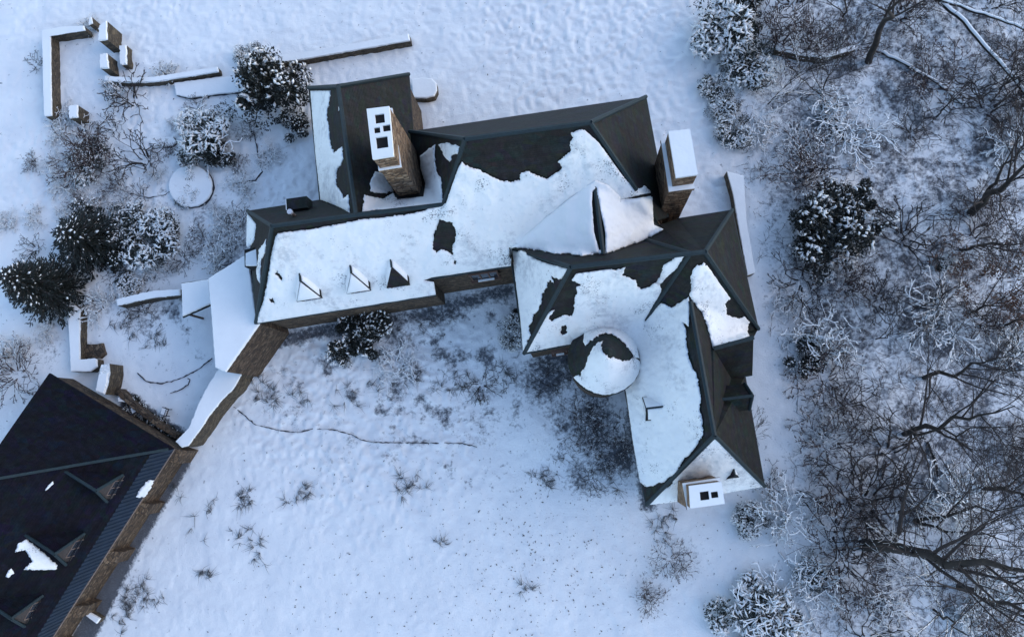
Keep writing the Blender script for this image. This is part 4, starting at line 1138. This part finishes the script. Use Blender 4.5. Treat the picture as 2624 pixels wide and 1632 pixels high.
# prototypes (unit radius about 1 m unless noted)
BARE = [shrub_proto('twigs', 100+i, 1.0, .9, 9, 3, M_TW_D, kids=(2, 2), thick=.026, rmin=.0115, nseg=3) for i in range(4)]
BROWN = [shrub_proto('twigs', 120+i, 1.0, .9, 17, 3, M_TW_B, kids=(2, 3), thick=.02, rmin=.0085, nseg=3) for i in range(3)]
FROST = [shrub_proto('twigs', 140+i, 1.0, .7, 17, 3, M_TW_F, kids=(2, 2), thick=.034, rmin=.0165, wig=.3, nseg=3) for i in range(4)]
LACE = [leafy_proto('x', 160+i, 1.0, .8, 4200, 520, M_LEAF_G, (.08, .034), (.10, .026, .026), lobes=22) for i in range(3)]
EVER = [leafy_proto('x', 180+i, 1.0, .9, 6500, 230, M_LEAF_D, (.085, .036), (.07, .03, .03), lobes=22) for i in range(3)]
PINE = [conifer_proto(200+i, 3.2, 1.0, 18, 13, M_LEAF_D, 1, (.12, .035), 60) for i in range(2)]

SHADE = []
def sh(kind, u, v, r, label, hz=1.0, name=None, cat='shrub', group=None, i=0, rz=0.0):
    """one shrub whose crown covers about r photo pixels"""
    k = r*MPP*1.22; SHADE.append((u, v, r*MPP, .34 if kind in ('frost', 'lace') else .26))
    lib = {'bare': BARE, 'brown': BROWN, 'frost': FROST, 'lace': LACE, 'ever': EVER, 'pine': PINE}[kind]
    nm = name or {'bare': 'bare_shrub', 'brown': 'bare_shrub', 'frost': 'frosted_shrub', 'lace': 'snowy_evergreen', 'ever': 'evergreen_bush', 'pine': 'conifer'}[kind]
    d = Vector((u-NAD[0], v-NAD[1])); 
    return place(nm, lib[i % len(lib)], u, v, rz or (u*.37+v*.11) % 6.28, (k, k, k*hz), label, cat, group)

# left garden
sh('ever', 718, 262, 88, 'large dark conifer with white snow flecks touching the north wing', 1.5, name='conifer', cat='conifer', i=0)
sh('ever', 668, 205, 46, 'bushy dark evergreen with snow flecks against the left side of the large conifer', 1.2)
sh('ever', 758, 330, 40, 'small dark evergreen at the foot of the large conifer', 1.1, i=2)
sh('lace', 548, 365, 84, 'big round frosted shrub in the left garden', .9, i=0)
sh('frost', 545, 360, 92, 'spreading snow-laden twigs growing through the big round frosted shrub', .9, i=1)
sh('brown', 240, 420, 95, 'reddish brown bare shrub left of the round flower bed', .9, i=0)
sh('lace', 232, 430, 45, 'purplish shrub with snow tufts inside the reddish brown bare shrub', .9, i=1)
sh('bare', 372, 415, 72, 'arching bare shrub with long twigs above the round flower bed', 1.0, i=1)
sh('frost', 402, 448, 30, 'small frosted shrub at the upper left of the round flower bed', .8, i=2)
sh('bare', 340, 262, 75, 'round bare shrub below the broken ruin pillar', .9, i=2)
sh('frost', 305, 240, 52, 'snow-dusted twiggy shrub between the ruin pillars and the round bare shrub', .8, i=0)
sh('frost', 425, 195, 40, 'white twiggy shrub growing over the low garden wall', .8, i=3)
sh('frost', 232, 72, 34, 'small twiggy shrub at the upper end of the L-shaped wall', .8, i=1)
sh('bare', 92, 165, 34, 'faint bare shrub outside the left side of the L-shaped wall', .6, i=0)
sh('frost', 150, 340, 45, 'frosted shrub below the lower end of the L-shaped wall', .7, i=2)
sh('lace', 485, 494, 38, 'low leafy plant filling the round flower bed', .5, name='bed_plant', cat='plant', i=2)
sh('pine', 250, 628, 88, 'broad dark pine in the left garden, upper of the two by the barn', .42, cat='conifer', i=1)
sh('ever', 225, 600, 58, 'dark evergreen bush on the left flank of the broad dark pine', 1.0, i=1)
sh('lace', 345, 575, 50, 'snow-dappled evergreen just right of the broad dark pine top', .9, i=2)
sh('lace', 400, 630, 70, 'snow-dappled evergreen shrub between the broad pine and the house', .8, i=1)
sh('ever', 440, 610, 34, 'small dark evergreen beside the snow-dappled shrub', .9, i=0)
sh('pine', 158, 748, 84, 'pointed black-green spruce speckled with snow left of the small L-shaped wall', .62, name='spruce', cat='spruce', i=0)
sh('frost', 565, 665, 58, 'frosted shrub reaching over the snowy lean-to roof', .9, i=0)
sh('frost', 580, 590, 55, 'white frosted shrub against the west end of the house', .8, i=3)
sh('frost', 620, 480, 45, 'lacy frosted shrub above the roof hood', .7, i=2)
sh('frost', 690, 405, 45, 'low frosted shrub below the dark conifer', .6, i=1)
sh('frost', 262, 785, 52, 'snow-laden twiggy shrub beside the upper end of the small L-shaped wall', .9, i=2)
sh('lace', 330, 735, 40, 'low snowy hedge plant above the ivy wall', .5, i=0)
sh('bare', 365, 795, 50, 'bare climber sprawling below the ivy wall', .5, i=3)
sh('frost', 122, 850, 38, 'weeping snow-laden plant left of the small L-shaped wall', .6, i=3)
sh('brown', 40, 960, 75, 'dark purple bare shrub above the barn roof at the left edge', .8, i=2)
sh('frost', 35, 900, 60, 'frosted shrub at the left edge above the barn', .7, i=0)
sh('frost', 20, 570, 40, 'small frosted shrub at the far left edge', .5, i=1)
sh('lace', 480, 770, 18, 'tuft of snowy ivy on the wall by the porch', .8, name='ivy', cat='plant', i=0)
for k, (u, v, r) in enumerate(((345, 1045, 26), (372, 1070, 26), (402, 1092, 26), (432, 1112, 26))):
    sh('ever', u, v, r, 'dark evergreen hedge plant in the row along the top edge of the barn', .5, name='hedge_plant', cat='hedge', group='hedge plants along the barn', i=k, rz=k+1.0)
for k, (u, v, r) in enumerate(((180, 300, 40), (290, 330, 42), (170, 470, 50), (300, 480, 46), (445, 320, 26), (330, 560, 44), (410, 565, 34), (520, 620, 42), (180, 560, 44), (90, 640, 40), (560, 540, 30), (640, 340, 34), (430, 690, 36), (300, 700, 40), (120, 780, 36), (90, 420, 34), (250, 520, 44), (620, 560, 40), (205, 340, 46), (420, 395, 40), (300, 540, 40), (360, 500, 34), (150, 420, 40), (60, 700, 36), (600, 625, 40), (470, 665, 42), (380, 690, 40), (210, 520, 40), (655, 250, 34), (500, 275, 30), (95, 560, 34), (610, 420, 30))):
    kd = ('frost', 'bare', 'frost', 'brown')[k % 4]
    sh(kd, u, v, r, {'frost': 'small frosted shrub in the tangle of the left garden', 'bare': 'small dark leafless shrub in the tangle of the left garden', 'brown': 'small brown leafless shrub in the tangle of the left garden'}[kd], .7, name='garden_shrub', group={'frost': 'frosted left garden shrubs', 'bare': 'dark left garden shrubs', 'brown': 'brown left garden shrubs'}[kd], i=k, rz=k*.9+.2)
sh('ever', 238, 402, 40, 'dark core of the reddish brown bare shrub', .8, i=1)
sh('ever', 575, 405, 34, 'dark lower right side of the big round frosted shrub', .9, i=2)
sh('bare', 250, 385, 60, 'upright dark stems above the reddish brown bare shrub', .9, i=3)
sh('ever', 330, 640, 46, 'dark evergreen filling the gap between the broad pine and its snow-dappled neighbour', .9, i=0)
sh('lace', 640, 150, 36, 'snow-dusted shrub above the large conifer at the long wall', .8, i=1)
# courtyard
sh('ever', 932, 868, 66, 'dense dark evergreen bush with snow dabs against the west wing wall', .9, i=1)
sh('ever', 885, 905, 34, 'small lower lobe of evergreen in front of the wall bush', .8, i=0)
sh('frost', 1015, 935, 66, 'low frosted shrub right of the dark wall bush', .4, i=1)
sh('bare', 1235, 985, 55, 'low dark bare shrub in the upper middle of the courtyard', .4, i=0)
sh('bare', 1405, 972, 45, 'bare dark shrub below the east block window', .4, i=1)
sh('brown', 1490, 1085, 62, 'spreading bare shrub below the round tower', .3, i=2)
sh('brown', 1570, 1160, 52, 'brownish bare shrub beside the south wing wall', .4, i=1)
sh('bare', 1515, 1225, 40, 'thin bare shrub at the lower end of the south wing wall', .4, i=3)
sh('bare', 1595, 1080, 36, 'bare climber twigs at the foot of the south wing wall', .5, i=0)
sh('lace', 1318, 825, 34, 'snow-covered low hedge beside the east block west wall', .6, name='low_hedge', cat='hedge', i=0)
sh('lace', 1310, 870, 28, 'lower end of snow-covered hedge by the east block corner', .6, name='low_hedge', cat='hedge', i=1)
sh('ever', 1085, 222, 14, 'dark plant sticking out of the snow on the rounded planter', .7, name='planter_plant', cat='plant', i=2)
# right boundary
sh('lace', 1853, 98, 92, 'large lacy snow-covered evergreen at the top of the right boundary', .9, i=0)
sh('lace', 1905, 175, 62, 'snow-covered evergreen hanging below the large lacy one', .8, i=1)
sh('ever', 1912, 28, 40, 'dark evergreen with little snow at the top edge', .9, i=1)
sh('lace', 1830, 235, 36, 'snowy hedge clump at the upper end of the right boundary', .8, name='hedge_plant', cat='hedge', i=2)
sh('lace', 1850, 290, 38, 'snowy hedge clump in the middle of the right boundary', .8, name='hedge_plant', cat='hedge', i=0)
sh('lace', 1872, 345, 42, 'snowy hedge clump nearest the top of the right-hand wall', .8, name='hedge_plant', cat='hedge', i=1)
sh('frost', 1950, 345, 62, 'frosted shrub right of the snowy boundary hedge', .7, i=0)
sh('frost', 2045, 375, 55, 'white frosted sapling in the upper woodland', .8, i=1)
sh('frost', 2180, 345, 90, 'wide frosted shrub in the upper woodland clearing', .6, i=2)
sh('brown', 2060, 440, 105, 'wide reddish bare shrub above the big woodland evergreen', .7, i=0)
sh('ever', 2092, 608, 88, 'big dark woodland evergreen carrying white clumps, lower lobe', 1.0, i=0)
sh('ever', 2172, 540, 70, 'big dark woodland evergreen carrying white clumps, upper lobe', 1.0, i=1)
sh('lace', 2110, 650, 60, 'snowy lower skirt of the big woodland evergreen', .7, i=2)
sh('lace', 2419, 681, 27, 'small round snow-covered bush alone in the woodland', .9, i=0)
sh('frost', 2028, 770, 55, 'frosted shrub right of the terrace beside the house', .7, i=3)
sh('frost', 2095, 870, 92, 'large frosted shrub at the terrace edge', .9, i=0)
sh('ever', 2058, 915, 42, 'dark evergreen base under the large terrace-edge shrub', .7, i=2)
sh('bare', 2170, 1040, 75, 'bare shrub with a few snow specks below the terrace-edge shrub', .6, i=1)
sh('brown', 2120, 1135, 85, 'brown bare shrub with snow specks right of the south wing', .7, i=1)
sh('frost', 2110, 1105, 45, 'frosted twigs on top of the brown bare shrub', .9, i=2)
sh('lace', 1918, 1322, 36, 'snow-dabbed evergreen shrub below the bottom right corner of the house', .8, i=1)
sh('frost', 2010, 1325, 85, 'tangled snow-laden shrub below the bottom right corner of the house', .7, i=3)
sh('bare', 1968, 1235, 40, 'bare shrub at the south wing corner', .8, i=2)
sh('brown', 1722, 1435, 48, 'dark brown bare shrub in the lower lawn, upper of two', .7, i=2)
sh('brown', 1660, 1530, 42, 'dark brown bare shrub in the lower lawn, lower of two', .6, i=0)
sh('frost', 2085, 1485, 70, 'elongated frosted shrub on the lower woodland edge', .8, i=1)
sh('lace', 2075, 1460, 40, 'leafy snowy core of the elongated woodland-edge shrub', .8, i=0)
sh('lace', 1930, 1585, 80, 'wide snow-covered evergreen at the bottom edge', .5, i=2)
sh('frost', 1980, 1580, 100, 'snow-laden twigs over the wide evergreen at the bottom edge', .6, i=2)
sh('frost', 2260, 1545, 50, 'frosted sapling at the bottom of the woodland', .7, i=0)
sh('bare', 2217, 1290, 120, 'large open bare shrub in the lower woodland', .8, i=3)
sh('brown', 2160, 1440, 95, 'dense brown bare shrub left of the thickest leaning trunk', .7, i=1)
sh('frost', 2590, 910, 75, 'snow-laden twigs at the right edge', .9, i=3)
# woodland understorey: bare bushes nothing tells apart
rw = random.Random(77); spots = []
tries = 0
while len(spots) < 34 and tries < 5000:
    tries += 1
    u = rw.uniform(1990, 2640); v = rw.uniform(-30, 1660)
    if u < 2080 and 200 < v < 1250 and rw.random() < .7: continue
    if u < 2100 and v > 1250: continue
    if all(math.hypot(u-a, v-b) > 76 for a, b in spots): spots.append((u, v))
for k, (u, v) in enumerate(spots):
    kind = ('brown', 'bare', 'brown', 'frost', 'bare', 'brown')[k % 6]
    sh(kind, u, v, rw.uniform(50, 100), {'bare': 'thin dark leafless bush in the woodland right of the house', 'brown': 'thin brown leafless bush in the woodland right of the house', 'frost': 'thin frosted leafless bush in the woodland right of the house'}[kind], rw.uniform(.6, 1.0), name='woodland_bush', group={'bare': 'dark woodland bushes', 'brown': 'brown woodland bushes', 'frost': 'frosted woodland bushes'}[kind], i=rw.randint(0, 3), rz=rw.uniform(.1, 6))

# leafless trees, each grown on its own
def bare_tree(base, tip, h, r, label, seed, forks=5, depth=3, crown=None, lift=.35, snow=False, twig=.0125, leafy=False, nb=None, spread=.55):
    rr = random.Random(seed)
    b = P(*base, -.2); t = P(*tip, h)
    e = empty('bare_tree', P(*base, 0), label, 'tree')
    m = MB(); n = 8; pts = []
    for i in range(n+1):
        s = i/n; q = b.lerp(t, s); k = h*.018*math.sin(s*math.pi)
        pts.append(q+Vector((rr.gauss(0, k), rr.gauss(0, k), 0)))
    V = []; segs = []
    for i in range(n): segs.append((*pts[i], *pts[i+1], r*(1-.85*i/n), r*(1-.85*(i+1)/n)))
    Vt, Qt = tubes(segs, 8)
    # stitch: overlapping short collars hide the joints
    np_mesh('trunk', Vt, Qt, M_BARK, e, True)
    cs_ = []; tips = []
    for i in range(nb or forks):
        s = lift+(1-lift)*(i+.5)/(nb or forks); k = int(s*n); f = s*n-k
        q = pts[min(k, n-1)].lerp(pts[min(k+1, n)], f)
        a = rr.uniform(0, 6.28); ax = (t-b).normalized()
        d = ax*rr.uniform(.7, 1.2)+Vector((math.cos(a), math.sin(a), rr.uniform(-.1, .4)))*.6
        grow(cs_, rr, q, d, h*(1.05-s)*rr.uniform(.36, .56)+1.0, r*.36*(1.1-s)+.02, depth, spread*.85, (2, 3), .09, 0, 4, twig, tips)
    Vc, Qc = tubes(cs_)
    np_mesh('crown', Vc, Qc, M_TW_F if snow else M_TW_D, e)
    if leafy:
        L = []
        for p, d in tips:
            for _ in range(3):
                L.append((p+Vector((rr.gauss(0, .12), rr.gauss(0, .12), rr.gauss(0, .1))), (rr.gauss(0, 1), rr.gauss(0, 1), rr.gauss(0, .5)), rr.uniform(.1, .2), rr.uniform(.07, .13), rr.uniform(0, 3)))
        V, Q = leaves(L); np_mesh('leaves', V, Q, M_LEAF_B, e)
    return e
bare_tree((2225,160), (2325,-40), 15, .30, 'dark leaning trunk rising to the top edge of the woodland', 301, 6)
bare_tree((2486,548), (2660,395), 12, .34, 'thick dark trunk forking towards the right edge, upper middle', 302, 7, lift=.15)
bare_tree((2520,505), (2660,330), 10, .14, 'slim dark stem just above the thick forking trunk', 303, 6, lift=.2)
bare_tree((2457,640), (2650,622), 9, .13, 'slender trunk running level to the right edge below the forking trunk', 304, 6, lift=.2)
bare_tree((2486,800), (2640,745), 7, .10, 'young oak still holding copper leaves, left of the pair', 305, 7, leafy=True, lift=.15)
bare_tree((2575,835), (2680,800), 7, .10, 'young oak still holding copper leaves at the right edge', 306, 7, leafy=True, lift=.15)
bare_tree((2395,770), (2480,720), 5, .07, 'small sapling with a few copper leaves above the middle of the woodland', 307, 5, leafy=True, lift=.2)
bare_tree((2365,970), (2580,915), 12, .17, 'dark bushy trunk leaning right in the middle of the woodland', 308, 9, lift=.1)
bare_tree((2314,1114), (2600,1040), 13, .20, 'fan-shaped many-stemmed tree spreading to the right', 309, 10, lift=.04, spread=.4)
bare_tree((2310,1112), (2560,1095), 12, .13, 'lower stem beside the fan-shaped tree', 310, 8, lift=.1, spread=.4)
bare_tree((2339,1334), (2640,1290), 12, .14, 'slim two-stemmed tree, upper stem', 311, 7, lift=.2)
bare_tree((2342,1338), (2600,1390), 11, .12, 'slim two-stemmed tree, lower stem', 312, 7, lift=.2)
bare_tree((2215,1395), (2680,1470), 19, .48, 'thickest dark trunk leaning right in the lower woodland', 313, 11, lift=.18)
bare_tree((2456,1502), (2680,1590), 15, .26, 'dark trunk in the bottom right corner', 314, 9, lift=.1)
bare_tree((2510,1248), (2680,1275), 8, .20, 'short dark trunk reaching the right edge above the thickest trunk', 315, 6, lift=.2)
bare_tree((2390,1560), (2500,1640), 9, .10, 'pale-twigged sapling at the bottom of the woodland', 316, 8, snow=True, lift=.1)
bare_tree((2370,1480), (2450,1440), 8, .08, 'snow-tipped young tree between the two lower trunks', 317, 8, snow=True, lift=.1)
bare_tree((2100,250), (2150,150), 5, .06, 'bare sapling below the dark retaining wall', 318, 7, lift=.1)
bare_tree((1965,270), (2040,190), 5, .06, 'bare sapling right of the lacy evergreen', 319, 7, lift=.1)
bare_tree((2120,260), (2010,160), 4, .06, 'snow-lined bent sapling below the retaining wall', 320, 6, snow=True, lift=.1)
bare_tree((2160,55), (2170,-60), 7, .09, 'upright bare sapling above the retaining wall', 321, 7, lift=.1)
bare_tree((2330,800), (2420,760), 4, .05, 'thin sapling in the middle of the woodland', 322, 6, lift=.1)
bare_tree((2240,870), (2320,850), 4, .05, 'thin sapling above the dark bushy trunk', 323, 6, lift=.1)
bare_tree((2400,300), (2470,220), 6, .07, 'bare sapling beside the snowy fallen trunk', 324, 7, lift=.1)
bare_tree((2560,230), (2640,150), 8, .09, 'bare sapling near the top right corner', 325, 8, lift=.1)
bare_tree((1937,1195), (1900,1085), 3, .05, 'bare sapling with curving twigs on the snowy terrace', 326, 5, lift=.1, twig=.01)
# fallen and snow-lined trunks
def log(pts, r, label, snow_r=.8, z=.15):
    e = empty('fallen_trunk', P(*pts[0], 0), label, 'log')
    rr = random.Random(int(pts[0][0])); P3 = []
    for a, b in zip(pts[:-1], pts[1:]):
        for k in range(5): P3.append(P(a[0]+(b[0]-a[0])*k/5+rr.uniform(-2, 2), a[1]+(b[1]-a[1])*k/5+rr.uniform(-2, 2), z+(pts.index(a)+k/5)*.0))
    P3.append(P(*pts[-1], z))
    MB().tube(P3, r, 8, r*.5).build('trunk', M_BARK, e, True)
    MB().tube([p+Vector((0, 0, r*.55)) for p in P3], r*snow_r, 7, r*.45).build('snow', M_SNOW, e, True)
log([(2248,128), (2320,165), (2400,210), (2467,268)], .16, 'snow-covered fallen trunk lying in the upper woodland')
log([(2390,-10), (2470,55), (2560,160), (2640,255)], .22, 'long snow-lined trunk crossing the top right corner', .7, 1.2)
log([(2400,-5), (2500,30), (2600,65), (2660,90)], .17, 'snow-lined trunk along the top edge in the corner', .6, 1.4)
log([(1995,1415), (2040,1470), (2060,1540), (2098,1620)], .05, 'thin snow-lined stick beside the elongated woodland-edge shrub', 1.0, .06)
log([(1970,1500), (1990,1540), (2000,1560)], .05, 'short snow-lined stick left of the elongated woodland-edge shrub', 1.0, .06)
def stump(pts, label):
    e = empty('rotting_log', P(*pts[0], 0), label, 'log'); rr = random.Random(5)
    MB().tube([P(u+rr.uniform(-2, 2), v, .1) for u, v in pts], .13, 7, .07).build('bark', M_BARK, e)
    MB().tube([P(u+3, v, .18) for u, v in pts[:2]], .05, 5, .03).build('snow', M_SNOW, e)
stump([(2378,1132), (2390,1165), (2400,1200), (2402,1222)], 'dark rotting log below the fan-shaped tree')
stump([(2397,1248), (2408,1265), (2412,1283)], 'short dark rotting log above the slim two-stemmed tree')

# grass tufts poking through the lawn
def stuff_tufts():
    rr = random.Random(9); segs = []
    cl = [(690,1020,40,26),(1045,1245,42,30),(620,1275,40,22),(760,1265,45,24),(640,1385,60,26),(360,1525,60,40),(330,1570,50,30),(530,1470,30,14),(1170,975,60,30),(1400,1220,40,30),(1060,960,50,24),(980,1010,50,14),(1130,1390,20,8),(1350,1510,30,12),(900,1030,60,16),(760,1010,40,12),(660,960,50,16),(1450,950,70,40),(1530,1100,80,60),(1440,1150,60,40),(1580,1200,60,40),(1500,1020,70,50),(440,1240,50,14),(500,1330,60,14),(1100,830,60,26),(990,840,60,20),(1290,960,60,30),(1700,1340,60,20),(340,830,60,26),(420,870,60,20)]
    for u, v, sp, n in cl:
        for _ in range(max(3, int(n*.55))):
            a, b = rr.gauss(0, sp*.45), rr.gauss(0, sp*.35)
            c = P(u+a, v+b, 0.02); th = rr.uniform(0, 6.28); fan = rr.uniform(.5, 1.6)
            for k in range(rr.randint(5, 12)):
                t = th+rr.gauss(0, fan); L = rr.uniform(.25, .85); d = Vector((math.cos(t), math.sin(t), 0))
                p1 = c+d*L*.45+Vector((0, 0, rr.uniform(.08, .2))); p2 = c+(d+Vector((rr.gauss(0, .2), rr.gauss(0, .2), 0)))*L+Vector((0, 0, rr.uniform(.0, .08)))
                segs.append((*c, *p1, .012, .014)); segs.append((*p1, *p2, .014, .004))
    for _ in range(700):
        u, v = rr.uniform(-20, 1900), rr.uniform(-20, 1640)
        if rr.random() < .5 and v > 1150: continue
        c = P(u, v, 0.03); t = rr.uniform(0, 6.28); L = rr.uniform(.08, .25)
        segs.append((*c, *(c+Vector((math.cos(t)*L, math.sin(t)*L, rr.uniform(0, .06)))), .012, .006))
    V, Q = tubes(segs, 3)
    tag(np_mesh('grass_tufts', V, Q, M_GRASS), 'tufts of long grey grass poking through the lawn snow', 'grass', kind='stuff')
    L = []
    for _ in range(1500):
        if rr.random() < .35: u, v = rr.gauss(1380, 160), rr.gauss(1420, 140)
        elif rr.random() < .5: u, v = rr.uniform(600, 2000), rr.uniform(1150, 1640)
        else: u, v = rr.uniform(-20, 2000), rr.uniform(-20, 1640)
        c = P(u, v, .085); t = rr.uniform(0, 6.28); s = .03+.11*rr.random()**2.2
        L.append((c, (math.cos(t), math.sin(t), rr.gauss(0, .15)), s*1.5, s*.7, rr.gauss(0, .2)))
    V, Q = leaves(L)
    tag(np_mesh('fallen_leaves', V, Q, M_TW_D), 'scattered dead leaves and specks lying on the snow', 'leaves', kind='stuff')
stuff_tufts()
def undergrowth():
    rr = random.Random(19); segs = []
    n = 0
    wp = [(u, v) for u, v in WOOD_UV]
    while n < 1700:
        u = rr.uniform(1880, 2700); v = rr.uniform(-60, 1700)
        if not inside((u, v), wp): continue
        if noise.noise(Vector((u*.012, v*.012, 3))) < rr.uniform(-.5, .35): continue
        n += 1
        c = P(u, v, -.02); k = rr.randint(2, 4)
        for _ in range(k):
            t = rr.uniform(0, 6.28); L = rr.uniform(.25, 1.0); el = rr.uniform(.05, .9)
            d = Vector((math.cos(t)*math.cos(el), math.sin(t)*math.cos(el), math.sin(el)))
            p1 = c+d*L*.5; d2 = (d+Vector((rr.gauss(0, .35), rr.gauss(0, .35), rr.gauss(0, .2)))); p2 = p1+d2*L*.5
            r = rr.uniform(.011, .02)
            segs.append((*c, *p1, r, r*.8)); segs.append((*p1, *p2, r*.8, r*.5))
            d3 = (d+Vector((rr.gauss(0, .6), rr.gauss(0, .6), rr.gauss(0, .3)))); segs.append((*p1, *(p1+d3*L*.35), r*.7, r*.5))
    V, Q = tubes(segs, 3)
    tag(np_mesh('undergrowth', V, Q, M_TW_B), 'thicket of thin bare twigs and bramble over the woodland floor', 'undergrowth', kind='stuff')
undergrowth()

# ground darkened under the shrubs: painted shade between twigs, plus sheltered litter
def shade_under_shrubs():
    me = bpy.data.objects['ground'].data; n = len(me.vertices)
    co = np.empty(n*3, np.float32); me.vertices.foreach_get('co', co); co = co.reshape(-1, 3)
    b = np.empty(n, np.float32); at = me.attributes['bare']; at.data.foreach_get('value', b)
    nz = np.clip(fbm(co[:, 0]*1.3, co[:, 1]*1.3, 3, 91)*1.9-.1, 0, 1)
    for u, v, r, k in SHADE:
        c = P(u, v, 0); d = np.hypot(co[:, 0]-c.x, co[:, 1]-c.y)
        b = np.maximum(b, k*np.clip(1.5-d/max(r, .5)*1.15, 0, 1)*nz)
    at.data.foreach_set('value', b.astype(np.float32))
shade_under_shrubs()
